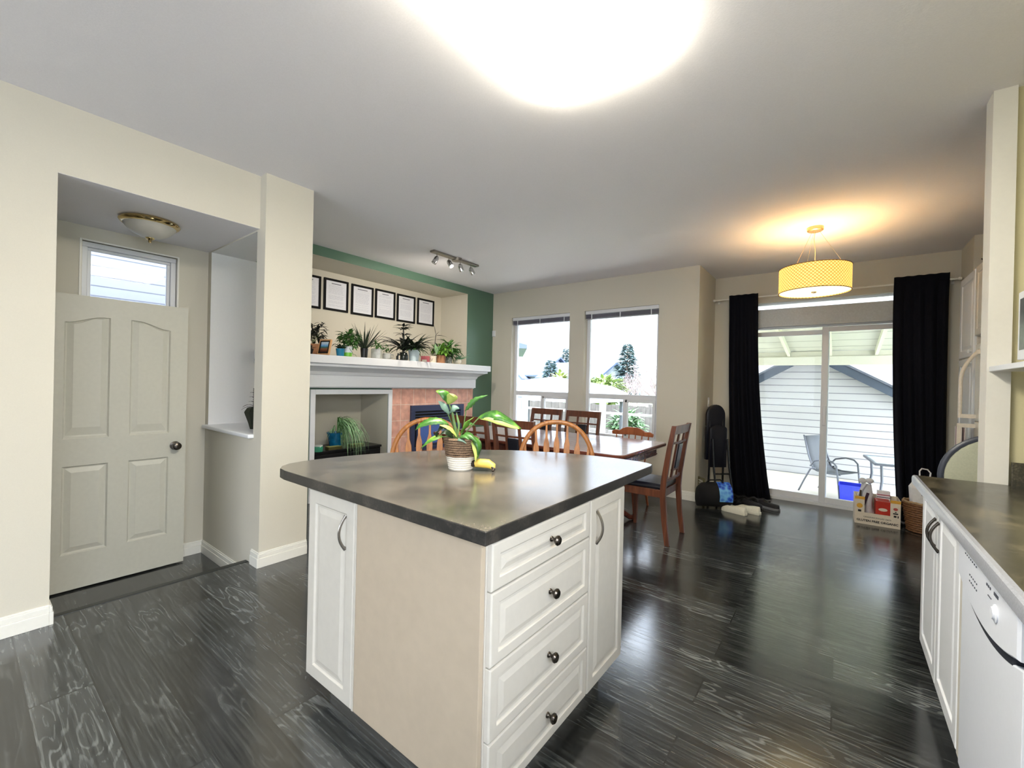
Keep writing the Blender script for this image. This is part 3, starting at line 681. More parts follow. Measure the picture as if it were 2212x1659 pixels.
# tea towel through the refrigerator handle
tw = MB(); P = []
n = 18
for j in range(2):
    tw.rings([[(.780+(.010 if j else -.010)+.005*math.sin(i*1.3), 4.84+.013*i, z-.006*abs(math.sin(i*.9))) for z in (1.055, 1.04, .96, .88)] for i in range(n)], cap=False, closed=False)
tt = nd_t = bpy.data.materials.new('striped tea towel'); tt.use_nodes = True
_nt = tt.node_tree; _tc = nd(_nt, 'ShaderNodeTexCoord'); _w = nd(_nt, 'ShaderNodeTexWave', wave_type='BANDS', bands_direction='Y'); _w.inputs['Scale'].default_value = 14
_nt.links.new(_tc.outputs['Object'], _w.inputs['Vector']); _r = ramp(_nt, [(.35, lin((150, 120, 122))), (.5, lin((228, 222, 216)))], _w.outputs['Fac']); _nt.links.new(_r.outputs[0], _nt.nodes['Principled BSDF'].inputs['Base Color'])
tag(tw.build('tea_towel', tt, solid=.004), 'striped tea towel hanging from the refrigerator handle', 'towel')

# ------------------------------------------------------------------ lamps
# kitchen ceiling fixture
kf = thing('ceiling_light', 'large white rounded rectangular ceiling light over the island', 'ceiling light', (-.868, 1.15, H))
def rrect(w, d, r, z): 
    p = []
    for cx_, cy_, a in ((w-r, d-r, 0), (-w+r, d-r, 90), (-w+r, -d+r, 180), (w-r, -d+r, 270)): p += [(x, y, z) for x, y in arc(cx_, cy_, r, a, a+90, 5)]
    return p
m = MB(); m.rings([rrect(.24, .57, .07, -.018), rrect(.24, .57, .07, 0)]); m.build('fixture_base', WHITE, kf)
m = MB(); m.rings([rrect(.265, .605, .045, -.018), rrect(.285, .625, .05, -.03), rrect(.285, .625, .05, -.06), rrect(.272, .612, .045, -.075), rrect(.22, .56, .03, -.083)])
DIFF = mat('lit acrylic diffuser', (255, 252, 240), .4, emit=((255, 247, 226), FIX_E))
lab(m.build('diffuser', DIFF, kf, smooth=True), 'glowing acrylic diffuser')
# entry flush light: brass with frosted bowl
el = thing('ceiling_light', 'brass rimmed frosted glass bowl light on the entry ceiling', 'ceiling light', (-3.755, .80, 2.37))
m = MB(); m.lathe([(.10, 0), (.150, 0), (.162, -.008), (.165, -.018), (.158, -.028), (.150, -.034), (.138, -.036), (.13, -.03)], n=40); m.build('rim', BRASS, el, smooth=True)
m = MB(); m.lathe([(.143, -.032), (.138, -.045), (.122, -.065), (.095, -.088), (.06, -.106), (.02, -.116), (0, -.118)], n=40)
FROST = mat('frosted glass', (225, 222, 212), .35, var=.04, scale=12, trans=.25); m.build('glass_bowl', FROST, el, smooth=True)
m = MB(); m.lathe([(0, -.112), (.026, -.114), (.024, -.120), (.012, -.128), (.008, -.134), (.010, -.140), (.006, -.148), (0, -.150)], n=20); m.build('finial', BRASS, el, smooth=True)
# drum pendant
PX, PY = -.195, 4.55
pd = thing('pendant_light', 'yellow lattice drum pendant lamp hanging before the sliding door', 'pendant lamp', (PX, PY, H))
CHAMP = mat('champagne metal', (190, 168, 128), .3, metal=.8)
m = MB(); m.lathe([(0, -.034), (.052, -.034), (.060, -.028), (.062, 0)], n=32); m.build('canopy', CHAMP, pd, smooth=True)
m = MB(); m.tube([(0, 0, -.03), (-.008, 0, -.10), (.004, 0, -.2), (0, 0, -.46)], .0025, 6); m.build('cord', mat('clear cord', (210, 195, 160), .3), pd, smooth=True)
RT, RB = -.355, -.565
for a in (20, 140, 260):
    ca, sa = math.cos(math.radians(a)), math.sin(math.radians(a)); m = MB(); m.tube([(.03*ca, .03*sa, -.03), (.235*ca, .235*sa, RT+.0)], .0011, 5); m.build('hanging_wire', CHAMP, pd)
sm = bpy.data.materials.new('lattice shade'); sm.use_nodes = True; nt = sm.node_tree; L = nt.links.new; bb = nt.nodes['Principled BSDF']
tc = nd(nt, 'ShaderNodeTexCoord'); sp = nd(nt, 'ShaderNodeSeparateXYZ'); L(tc.outputs['Object'], sp.inputs[0])
at = nd(nt, 'ShaderNodeMath', operation='ARCTAN2'); L(sp.outputs['Y'], at.inputs[0]); L(sp.outputs['X'], at.inputs[1])
ar = nd(nt, 'ShaderNodeMath', operation='MULTIPLY'); ar.inputs[1].default_value = 60/(2*PI); L(at.outputs[0], ar.inputs[0])
zz = nd(nt, 'ShaderNodeMath', operation='MULTIPLY'); zz.inputs[1].default_value = 60/(2*PI*.262)*1.0; L(sp.outputs['Z'], zz.inputs[0])
def diag(op):
    s_ = nd(nt, 'ShaderNodeMath', operation=op); L(ar.outputs[0], s_.inputs[0]); L(zz.outputs[0], s_.inputs[1])
    f_ = nd(nt, 'ShaderNodeMath', operation='FRACT'); L(s_.outputs[0], f_.inputs[0])
    g_ = nd(nt, 'ShaderNodeMath', operation='LESS_THAN'); g_.inputs[1].default_value = .24; L(f_.outputs[0], g_.inputs[0]); return g_
d1, d2 = diag('ADD'), diag('SUBTRACT'); mxx = nd(nt, 'ShaderNodeMath', operation='MAXIMUM'); L(d1.outputs[0], mxx.inputs[0]); L(d2.outputs[0], mxx.inputs[1])
cr = ramp(nt, [(0, lin((238, 206, 120))), (1, lin((150, 106, 40)))], mxx.outputs[0]); L(cr.outputs[0], bb.inputs['Base Color'])
ce = ramp(nt, [(0, lin((255, 212, 112))), (1, lin((176, 116, 38)))], mxx.outputs[0]); L(ce.outputs[0], bb.inputs['Emission Color']); bb.inputs['Emission Strength'].default_value = .72
bb.inputs['Roughness'].default_value = .6
m = MB(); n = 64
m.rings([[(r*math.cos(2*PI*k/n), r*math.sin(2*PI*k/n), z) for k in range(n)] for r, z in ((.262, RB), (.262, RT), (.257, RT), (.257, RB), (.262, RB))], cap=False)
m.build('lamp_shade', sm, pd, smooth=True)
m = MB()
for z in (RB, RT):
    m.tube([(.262*math.cos(2*PI*k/48), .262*math.sin(2*PI*k/48), z) for k in range(49)], .0035, 6)
m.build('shade_ring', mat('brown shade ring', (132, 98, 44), .4, metal=.3), pd, smooth=True)
m = MB(); m.lathe([(0, RB+.012), (.254, RB+.012), (.254, RB+.006), (0, RB+.004)], n=48)
lab(m.build('diffuser', mat('warm diffuser', (255, 238, 196), .5, emit=((255, 228, 168), 1.15)), pd, smooth=True), 'glowing cream diffuser disc')
m = MB(); m.lathe([(0, RB+.006), (.02, RB+.005), (.018, RB-.006), (0, RB-.010)], n=16); m.build('diffuser_finial', CHAMP, pd, smooth=True)
m = MB()
for a in (20, 140, 260):
    ca, sa = math.cos(math.radians(a)), math.sin(math.radians(a)); m.tube([(0, 0, RT-.03), (.258*ca, .258*sa, RT-.005)], .003, 6)
m.tube([(0, 0, RT-.12), (0, 0, -.40)], .008, 8); m.build('spider_frame', CHAMP, pd, smooth=True)
for a in (80, 200, 320):
    ca, sa = math.cos(math.radians(a)), math.sin(math.radians(a)); m = MB(); m.tube([(0, 0, RT-.1), (.07*ca, .07*sa, RT-.1)], .01, 8); m.ball((.1*ca, .1*sa, RT-.1), .028, 12, 8)
    m.build('bulb', mat('warm bulb', (255, 226, 170), .3, emit=((255, 206, 130), 30)), pd, smooth=True)
# track light with four spots
tl = thing('track_light', 'chrome bar spotlight with four heads on the living room ceiling', 'spotlight', (-3.52, 3.48, H))
m = MB(); m.box(-.035, .035, -.36, .36, -.022, 0); m.build('bar', NICKEL, tl, bev=.004)
m = MB(); m.lathe([(.058, -.03), (.06, 0)], (0, .02, 0), 28); m.build('mount_plate', NICKEL, tl, smooth=True)
for i, (y, dx, dy) in enumerate(((-.29, -.25, -.5), (-.11, .75, .1), (.07, .1, .45), (.25, .35, .5))):
    sp_ = Matrix.Translation((0, y, -.07)) @ Vector((dx, dy, -1)).normalized().to_track_quat('Z', 'X').to_matrix().to_4x4()
    m = MB(); m.tube([(0, y, -.02), (0, y, -.072)], .005, 8); m.M = sp_; m.lathe([(0, -.02), (.014, -.018), (.026, .0), (.028, .065), (.024, .07), (.022, .05)], n=20)
    o = m.build('spot_head', CHROME, tl, smooth=True)
    m = MB(sp_); m.lathe([(0, .052), (.021, .056), (.02, .066), (0, .07)], n=16)
    if i == 1: lab(m.build('bulb', mat('lit spot bulb', (255, 240, 215), .3, emit=((255, 232, 200), 28)), o, smooth=True), 'lit bulb')
    else: m.build('bulb', mat('unlit bulb glass', (215, 215, 212), .2), o, smooth=True)
# ------------------------------------------------------------------ dining table
TX0, TX1, TY0, TY1, TZ = -3.62, -1.36, 3.24, 4.40, .76
tb = thing('dining_table', 'long cherry dining table with rounded corners before the tall windows', 'table', ((TX0+TX1)/2, (TY0+TY1)/2, 0))
w, dd = (TX1-TX0)/2, (TY1-TY0)/2
def rr(i, r, z): return [(x, y, z) for x, y, z in [(a_, b_, z) for a_, b_, _ in rrect(w-i, dd-i, r, 0)]]
m = MB(); m.rings([rr(.03, .06, .718), rr(.012, .075, .724), rr(.004, .08, .73), rr(.0, .085, .738), rr(.0, .085, .752), rr(.006, .08, .758)]); m.build('table_edge', TABLEW, tb, smooth=True)
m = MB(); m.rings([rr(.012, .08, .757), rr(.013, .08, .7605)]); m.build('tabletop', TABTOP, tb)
m = MB()
for q in ((-w+.09, w-.09, -dd+.09, -dd+.115), (-w+.09, w-.09, dd-.115, dd-.09), (-w+.09, -w+.115, -dd+.09, dd-.09), (w-.115, w-.09, -dd+.09, dd-.09)): m.box(*q, .63, .719)
for q in ((-w+.085, w-.085, -dd+.083, -dd+.09), (w-.09, w-.083, -dd+.085, dd-.085)): m.box(*q, .64, .652); m.box(*q, .69, .70)
m.build('apron', TABLEW, tb, bev=.002)
for sx in (-.62, .62):
    m = MB(Matrix.Translation((sx, 0, 0))); m.lathe([(.06, .14), (.075, .17), (.05, .2), (.045, .26), (.085, .36), (.09, .42), (.06, .52), (.045, .56), (.07, .62), (.09, .64)], n=24); o = m.build('pedestal', TABLEW, tb, smooth=True)
    for a in (0, 90, 180, 270):
        ca, sa = math.cos(math.radians(a+45)), math.sin(math.radians(a+45)); m = MB(Matrix.Translation((sx, 0, 0))); m.tube([(.03*ca, .03*sa, .18), (.16*ca, .16*sa, .2), (.27*ca, .27*sa, .09), (.36*ca, .36*sa, .028), (.40*ca, .40*sa, .028)], [.035, .035, .03, .025, .028], 8); m.build('foot', TABLEW, o, smooth=True)

# mission chair; the sitter faces +y, back at y = -.21
def mission():
    t = thing('dining_chair', '-', 'chair', group='padded dining chairs around the table')
    W = .215
    m = MB(); m.rings([[(x*s, y_, z) for x, y_ in ((-1, -.18*0-.19), (1, -.19), (1.06, .21), (-1.06, .21))] for s, z in ((.19, .45), (.205, .457), (.205, .475), (.18, .495))])
    lab(m.build('seat', LEATHER, t, bev=.01, seg=3), 'dark navy leather seat pad')
    m = MB(); m.box(-.185, .185, .18, .202, .385, .448); m.box(-.185, .185, -.202, -.18, .385, .448)
    for s in (-1, 1): m.box(s*.197-.011, s*.197+.011, -.19, .19, .385, .448)
    m.build('seat_frame', CHERRY, t, bev=.002)
    def yb(z): return -.205-.085*max(0, (z-.45)/.56)**1.3
    for s in (-1, 1):
        m = MB(); rs = []
        for z, wd in ((0, .019), (.2, .021), (.42, .024), (.55, .023), (.8, .021), (1.0, .019)):
            y = yb(z)-.045*max(0, 1-z/.42)**1.5
            rs.append([(s*W-.0155, y-wd, z), (s*W+.0155, y-wd, z), (s*W+.0155, y+wd, z), (s*W-.0155, y+wd, z)])
        m.rings(rs); m.build('leg', CHERRY, t, bev=.003)
        m = MB(); m.rings([[(s*.20-r, .185-r, z), (s*.20+r, .185-r, z), (s*.20+r, .185+r, z), (s*.20-r, .185+r, z)] for r, z in ((.015, 0), (.021, .3), (.021, .449))]); m.build('leg', CHERRY, t, bev=.003)
    def bar(x0, x1, z0, z1, tk=.011, curve=.014, n=8):
        mb = MB(); rs = []
        for i in range(n+1):
            x = x0+(x1-x0)*i/n; c = -curve*(1-(x/W)**2)
            rs.append([(x, yb(z0)+c-tk, z0), (x, yb(z0)+c+tk, z0), (x, yb(z1)+c+tk, z1), (x, yb(z1)+c-tk, z1)])
        mb.rings(rs); return mb
    def merge(name, bars, mt_):
        mb = MB()
        for q in bars: mb.add(q.v, q.f)
        return mb.build(name, mt_, t, bev=.002)
    merge('top_rail', [bar(-W+.01, W-.01, .925, .998)], CHERRY)
    merge('back_lattice', [bar(-W+.01, W-.01, .84, .858, .009), bar(-.085, -.06, .84, .93, .008), bar(.06, .085, .84, .93, .008), bar(-.088, -.06, .545, .84, .008), bar(.06, .088, .545, .84, .008), bar(-W+.01, W-.01, .52, .548, .009), bar(-.088, .088, .60, .618, .008)], CHERRY)
    mb = bar(-.062, .062, .62, .835, .016); lab(mb.build('back_pad', LEATHER, t, bev=.012, seg=3), 'dark navy leather back pad')
    return t
ch = mission()
ch.location = (-1.36, 3.83, 0); ch.rotation_euler = (0, 0, PI/2); ch['label'] = 'padded dining chair seen from the side at the right end of the table'
dup(ch, (-3.02, 4.42, 0), PI, 'padded dining chair with its back to the left tall window')
dup(ch, (-2.49, 4.42, 0), PI, 'padded dining chair with its back to the wall strip between the tall windows')
dup(ch, (-2.27, 3.27, 0), 0, 'padded dining chair on the near side of the table, beside the swept bow back stool')
dup(ch, (-2.80, 3.27, 0), 0, 'padded dining chair on the near side of the table, behind the potted plant')

# bow back counter stools; the sitter faces +y, the bow stands at y = 0
def stool():
    t = thing('bow_back_stool', '-', 'stool', group='bow back stools at the island')
    Wd = .262; apex = 1.065; z0 = .60
    P = []
    for i in range(33):
        a = PI*i/32; c, s = math.cos(a), math.sin(a)
        x = Wd*(abs(c)**.9)*(1 if c > 0 else -1); z = z0+(apex-z0-.012)*(s**.62 if s > 0 else 0)
        P.append((x, -.10*(z-z0)/.45, z))
    m = MB(); m.tube(P, .013, 10, 1.25, up=(0, 1, 0)); m.build('bow', OAK, t, smooth=True)
    for k in range(7):
        x = (k-3)*.066; zt = z0+(apex-z0-.02)*(max(0, 1-(abs(x*1.12)/Wd)**2)**.31); mb = MB(); rs = []
        zs = [(0, .009), (.25, .009), (.42, .016), (.60, .021), (.70, .019), (.80, .008), (1, .007)]
        for f_, hw in zs:
            z = z0+(zt-z0)*f_; y = -.10*(z-z0)/.45; xx = x*(1+.12*f_)
            rs.append([(xx-hw, y-.005, z), (xx+hw, y-.005, z), (xx+hw, y+.005, z), (xx-hw, y+.005, z)])
        mb.rings(rs); mb.build('spindle', OAK, t, bev=.002)
    m = MB(); m.rings([[(x*s, .19+y*s, z) for x, y in arc(0, 0, 1, 0, 345, 23)] for s, z in ((.20, .568), (.235, .58), (.24, .60), (.21, .608), (.12, .600))]); m.build('seat', OAK, t, smooth=True)
    for sx, y in ((-1, .06), (1, .06), (-1, .33), (1, .33)):
        m = MB(); m.tube([(sx*.15, y, .575), (sx*.18, y+(.02 if y > .2 else -.02), .36), (sx*.20, y+(.04 if y > .2 else -.04), .18), (sx*.22, y+(.055 if y > .2 else -.055), 0)], [.014, .021, .017, .013], 10); m.build('leg', OAK, t, smooth=True)
    m = MB(); m.tube([(-.2, .40-.05, .2), (.2, .40-.05, .2)], .01, 8); m.tube([(-.2, .03, .2), (.2, .03, .2)], .01, 8); m.build('stretcher', OAK, t, smooth=True)
    return t
st = stool(); st.location = (-1.535, 2.52, 0); st.rotation_euler = (0, 0, PI+.53); st['label'] = 'honey oak bow back stool standing behind the right part of the island'
dup(st, (-2.215, 1.98, 0), PI+.84, 'honey oak bow back stool behind the potted plant, before the fireplace')

# chair with a shaped crest rail, far side of the table
t = thing('crest_rail_chair', 'oak spindle chair with a shaped crest rail, right of the padded chairs by the windows', 'chair', (-1.87, 4.50, 0), PI)
m = MB()
top = [(-.245, .79), (-.20, .812), (-.15, .805), (-.11, .835), (-.06, .85), (.06, .85), (.11, .835), (.15, .805), (.20, .812), (.245, .79)]
bt = [(.24, .755), (.15, .757), (0, .765), (-.15, .757), (-.24, .755)]
n = len(top)
m.prism(top[::-1]+bt[::-1], -.235, -.212, 'y'); m.build('crest_rail', wood_mat('orange brown wood', (138, 72, 38), (172, 98, 54)), t, bev=.006)
CR = bpy.data.materials['orange brown wood']
for k in range(6):
    x = -.19+k*.076; m = MB(); m.tube([(x*.85, -.17, .44), (x*.95, -.2, .6), (x, -.223, .765)], [.007, .011, .007], 8); m.build('spindle', CR, t, smooth=True)
m = MB(); m.rings([[(x*s*.23, y*s*.21, z) for x, y in arc(0, 0, 1, 0, 345, 23)] for s, z in ((.85, .42), (1, .43), (1, .445), (.85, .455), (.5, .447))]); m.build('seat', CR, t, smooth=True)
for sx, sy in ((-1, -1), (1, -1), (-1, 1), (1, 1)):
    m = MB(); m.tube([(sx*.14, sy*.13, .43), (sx*.165, sy*.155, .30), (sx*.185, sy*.175, .16), (sx*.205, sy*.2, 0)], [.013, .022, .017, .012], 10); m.build('leg', CR, t, smooth=True)
m = MB(); m.tube([(-.18, -.17, .17), (-.18, .17, .17)], .009, 8); m.tube([(.18, -.17, .17), (.18, .17, .17)], .009, 8); m.tube([(-.18, 0, .17), (.18, 0, .17)], .009, 8); m.build('stretcher', CR, t, smooth=True)

# ------------------------------------------------------------------ curtains
rod = thing('curtain_rod', 'thin cream curtain rod across the top of the sliding door', 'curtain rod', (-.12, 5.905, 2.435))
m = MB(); m.tube([(-1.17, 0, 0), (1.02, 0, 0)], .009, 10); m.build('rod', TRIM, rod, smooth=True)
for x in (-1.14, -.2, .99):
    m = MB(); m.tube([(x, 0, 0), (x, .12, 0)], .006, 8); m.box(x-.012, x+.012, .108, .1195, -.03, .03); m.build('bracket', TRIM, rod)
for x in (-1.175, 1.025): m = MB(); m.ball((x, 0, 0), .016); m.build('finial', TRIM, rod, smooth=True)
def curtain(xt0, xt1, xb0, xb1, yc, ztop, zbot, folds, label, ph):
    m = MB(); nx, nz = 90, 26; rs = []
    for j in range(nz+1):
        v = j/nz; z = ztop+(zbot-ztop)*v
        e = v**2.2
        r = []
        for i in range(nx+1):
            u = i/nx; x = (xt0+(xt1-xt0)*u)*(1-e)+(xb0+(xb1-xb0)*u)*e
            a = .012+.022*v
            y = yc+a*math.sin(u*folds*2*PI+ph+.6*math.sin(v*3+u*4))+.008*math.sin(u*folds*5.1+v*2)
            if v < .10: k_ = v/.10; y = (yc-.030+.004*math.sin(u*folds*2*PI))*(1-k_)+y*k_
            r.append((x, y, z+(.003*math.sin(u*folds*2*PI) if j == 0 else 0)))
        rs.append(r)
    m.rings(rs, cap=False, closed=False)

    return tag(m.build('curtain', CURT, solid=.006, smooth=True, angle=80), label, 'curtain', 'dark curtains of the sliding door')
curtain(-1.115, -.80, -1.045, -.625, 5.905, 2.475, .012, 4, 'long navy black curtain at the left of the sliding door', 0)
curtain(.425, .83, .50, .85, 5.905, 2.50, .012, 5, 'long navy black curtain at the right of the sliding door', 1)

# ------------------------------------------------------------------ folded exercise bench in the corner
fb = thing('folded_exercise_bench', 'black padded exercise bench folded upright in the corner beside the left curtain', 'exercise bench', (-1.20, 5.60, 0), .75)
def pad(z0, z1, w0, w1, y, th, topround):
    outl = [(-w0, z0), (w0, z0), (w1, z1-topround)]+[(w1*math.cos(a), z1-topround+topround*math.sin(a)) for a in [PI*k/12 for k in range(1, 12)]]+[(-w1, z1-topround)]
    mb = MB(); cxp, czp = 0, (z0+z1)/2
    def ins(i, yy): return [(p[0]*(1-i/w1), yy, czp+(p[1]-czp)*(1-i/((z1-z0)/2))) for p in outl]
    mb.rings([ins(.02, y), ins(0, y-.012), ins(0, y-th+.012), ins(.025, y-th)]); return mb
pad(.46, 1.12, .115, .115, .0, .06, .13).build('upper_pad', LEATHER, fb, smooth=True, angle=50)
pad(.38, .88, .105, .105, -.065, .055, .05).build('lower_pad', LEATHER, fb, smooth=True, angle=50)
m = MB(); m.tube([(-.118, -.03, .86), (0, -.078, .865), (.118, -.03, .86)], .006, 8); lab(m.build('strap', mat('grey strap', (120, 122, 128), .4), fb, smooth=True), 'grey strap across the pads')
for s in (-1, 1):
    m = MB(); m.tube([(s*.08, -.045, 1.0), (s*.085, -.075, .55), (s*.09, -.06, .02)], .012, 8); m.build('frame_tube', BLACKM, fb, smooth=True)
    m = MB(); m.tube([(s*.09, -.135, .72), (s*.095, -.18, .40), (s*.10, -.27, .02)], .012, 8); m.build('brace', BLACKM, fb, smooth=True)
m = MB(); m.tube([(-.10, -.20, .32), (.10, -.20, .32)], .009, 8); m.tube([(-.13, -.27, .02), (.13, -.27, .02)], .014, 8); m.tube([(-.12, -.06, .02), (.12, -.06, .02)], .014, 8); m.build('cross_bar', BLACKM, fb, smooth=True)

# duffel bag
db = thing('duffel_bag', 'black duffel bag with a blue printed panel on the floor below the folded bench', 'bag', (-1.08, 5.10, 0), .55)
m = MB(); rs = []
for x, s in ((-.17, .55), (-.16, .8), (-.12, .95), (0, 1), (.12, .97), (.16, .85), (.175, .6)):
    rs.append([(x, .135*s*math.cos(a)*1.0, .012+.13*s+.125*s*math.sin(a)*(1.15 if math.sin(a) > 0 else .98)) for a in [2*PI*k/20 for k in range(20)]])
m.rings([[(p[0], p[1], max(.004, p[2])) for p in r] for r in rs]); m.build('body', BLACKF, db, smooth=True, angle=60)
m = MB(); r0 = []
for a in [math.radians(q) for q in range(-15, 95, 10)]: r0.append([(x, -(.1385*math.cos(a)), .142+.15*math.sin(a)*(1 if math.sin(a) < 0 else .99)) for x in (.02, .09, .155)])
m.rings(r0, cap=False, closed=False)
bm_ = bpy.data.materials.new('blue print'); bm_.use_nodes = True; nt = bm_.node_tree; tc = nd(nt, 'ShaderNodeTexCoord'); nz_ = nd(nt, 'ShaderNodeTexVoronoi'); nz_.inputs['Scale'].default_value = 22; nt.links.new(tc.outputs['Object'], nz_.inputs['Vector'])
r_ = ramp(nt, [(.15, lin((18, 36, 140))), (.4, lin((40, 96, 215))), (.75, lin((120, 190, 240)))], nz_.outputs['Distance']); nt.links.new(r_.outputs[0], nt.nodes['Principled BSDF'].inputs['Base Color'])
lab(m.build('printed_panel', bm_, db, solid=.004), 'shiny blue printed panel')
m = MB(); m.tube([(-.08, -.02, .28), (-.07, -.05, .315), (.05, -.06, .325), (.09, -.03, .285)], .008, 8); m.build('handle', BLACKF, db, smooth=True)
# small framed grille leaning
gr = thing('vent_grille', 'small wood edged wire grille leaning against the return wall behind the duffel bag', 'grille', (-1.262, 5.33, .0), -.9)
m = MB(); m.box(-.075, -.062, -.012, .012, 0, .27); m.box(.062, .075, -.012, .012, 0, .27); m.box(-.062, .062, -.012, .012, 0, .014); m.box(-.062, .062, -.012, .012, .256, .27); m.build('grille_frame', wood_mat('olive wood', (82, 78, 50), (120, 112, 78)), gr, bev=.002)
m = MB()
for k in range(8): m.box(-.062, .062, -.004, .004, .03+k*.028, .042+k*.028)
m.build('slats', mat('pale slats', (196, 194, 180), .5), gr)
# slippers and sneakers
def shoe(name, x, y, rz, label, m1, m2, k=1.0, grp=None):
    o = thing(name, label, 'shoe', (x, y, 0), rz, group=grp)
    def outl(s, z): return [(px*s*k, py*s*k, z) for px, py in ((-.13, 0), (-.12, -.03), (-.06, -.033), (.02, -.038), (.09, -.045), (.125, -.03), (.14, 0), (.125, .032), (.09, .043), (.02, .036), (-.06, .033), (-.12, .03))]
    mb = MB(); mb.rings([outl(.96, 0), outl(1, .004), outl(1.0, .024*k), outl(.97, .028*k)]); mb.build('sole', m2, o, smooth=True)
    mb = MB(); mb.rings([[(px, py, .028*k) for px, py, _ in outl(.95, 0)], [(px, py*.92, (.05+(.022 if px < 0 else 0)+(.012 if abs(px-.03) < .08 else -.006))*k) for px, py, _ in outl(.92, 0)], [(px*.9-.01, py*.6, (.058+(.03 if px < 0 else .0)+(.012 if abs(px-.03) < .08 else -.008))*k) for px, py, _ in outl(.9, 0)]]); mb.build('upper', m1, o, smooth=True, angle=60)
    return o
WH = mat('white canvas', (228, 226, 210), .7, bump=.2, scale=120); DKS = mat('dark shoe fabric', (26, 26, 32), .7, bump=.2, scale=120); GRS = mat('grey rubber', (120, 122, 128), .6)
shoe('slipper', -.86, 5.06, 2.85, 'white slipper on the floor right of the duffel bag, its left side one', WH, WH, 1, 'white slippers beside the duffel bag')
shoe('slipper', -.75, 5.17, 2.95, 'white slipper on the floor farther right, nearer to the glass door', WH, WH, 1, 'white slippers beside the duffel bag')
shoe('sneaker', -.75, 5.42, -.6, 'dark sneaker behind the white slippers, nearer to the duffel bag', DKS, BLACKP, .95, 'dark sneakers at the curtain foot')
shoe('sneaker', -.60, 5.49, -.35, 'dark sneaker with grey sole in front of the left curtain', DKS, GRS, .9, 'dark sneakers at the curtain foot')

# ------------------------------------------------------------------ carton, its contents, the basket
bx = thing('cardboard_carton', 'open oats carton lettered GLUTEN FREE ORGANIC on the floor by the sliding door', 'carton', (.315, 5.66, 0), .03)
CARD = mat('printed white card', (226, 214, 194), .6, var=.03); KRAFT = mat('kraft card', (172, 128, 84), .8, bump=.1, scale=90); AMBER = mat('amber print', (222, 168, 60), .55); REDP = mat('red print', (186, 44, 24), .45, var=.12, scale=18)
INKB = mat('black ink', (26, 22, 20), .6)
a, b_, hh = .172, .12, .27
m = MB()
m.box(-a, a, -b_, -b_+.006, 0, .115); m.box(-a, -a+.075, -b_, -b_+.006, .115, hh); m.box(a-.075, a, -b_, -b_+.006, .115, hh)
m.box(-a, -a+.006, -b_+.006, b_, 0, hh); m.box(a-.006, a, -b_+.006, b_, 0, hh); m.box(-a+.006, a-.006, b_-.006, b_, 0, hh)
m.build('box_walls', CARD, bx)
m = MB(); m.box(-a+.006, a-.006, -b_+.006, b_-.006, 0, .006); m.build('box_floor', KRAFT, bx)
m = MB(); m.box(-a-.001, -a+.076, -b_-.001, -b_, hh-.028, hh); m.box(a-.076, a+.001, -b_-.001, -b_, hh-.028, hh); m.build('amber_band', AMBER, bx)
Mt = Matrix.Rotation(PI/2, 4, 'X')
text_mesh('GLUTEN FREE ORGANIC', .0285, 'lettering', INKB, bx, Matrix.Translation((0, -b_-.0008, .028)) @ Mt, bold=.0009)
text_mesh('CANADIAN ROLLED OATS', .0175, 'lettering', INKB, bx, Matrix.Translation((0, -b_-.0008, .068)) @ Mt)
m = MB(Matrix.Translation((-a+.037, -b_, .178)) @ Mt); m.lathe([(0, 0), (.024, 0), (.024, .001)], n=24); m.build('oat_roundel', AMBER, bx)
m = MB(Matrix.Translation((a-.037, -b_, .187)) @ Mt); m.lathe([(0, 0), (.017, 0), (.017, .001)], n=24, sy=.8); m.build('red_roundel', mat('rose print', (196, 84, 78), .5), bx)
m = MB(); m.box(-a+.025, -a+.05, -b_-.001, -b_, .118, .138); m.box(a-.05, a-.03, -b_-.001, -b_, .108, .126); m.box(a-.055, a-.018, -b_-.001, -b_, .138, .150); m.box(a-.042, a-.03, -b_-.001, -b_, .156, .164); m.box(a-.022, a-.014, -b_-.001, -b_, .105, .126); m.build('printed_marks', INKB, bx)
rb = thing('red_box', 'red printed box standing inside the oats carton', 'box', (.36, 5.635, .007), .03)
m = MB(); m.box(-.055, .055, -.075, .08, 0, .235); m.build('box_body', REDP, rb, bev=.002)
m = MB(Matrix.Translation((.0, -.075, .155)) @ Mt); m.lathe([(0, 0), (.034, 0), (.034, .001)], n=24, sy=.45); m.box(-.05, .05, .06-.155+.02, .066-.155+.02, 0, .001); m.build('printed_oval', CARD, rb)
def bag(name, x, y, z, w_, h_, label, mt_, dark=None, rz=0, seed=1):
    o = thing(name, label, 'bag', (x, y, z), rz); rnd = random.Random(seed); mb = MB(); rs = []
    for j in range(9):
        v = j/8; s = (1-.25*v) if v < .75 else (.82-.9*(v-.75)); r = []
        for k in range(18):
            an = 2*PI*k/18; r.append((w_*s*math.cos(an)*(1+.12*math.sin(k*2.3+j)+rnd.uniform(-.05, .05)), w_*.6*s*math.sin(an)*(1+.1*math.sin(k*3.1+j*1.7)), h_*v))
        rs.append(r)
    mb.rings(rs); mb.build('bag_body', mt_, o, smooth=True, angle=70)
    return o
FILM = mat('white plastic film', (222, 222, 228), .35, bump=.5, scale=30)
b1 = bag('plastic_bag', .235, 5.66, .012, .062, .37, 'crumpled white plastic bag sticking up from the left of the oats carton', FILM, seed=3)
m = MB(); m.ball((-.03, -.02, .40), (.032, .028, .028)); m.ball((.025, -.01, .405), (.034, .03, .026)); m.tube([(-.06, -.03, .25), (-.03, -.045, .33), (.0, -.04, .38)], .012, 8); m.build('knotted_top', FILM, b1, smooth=True)
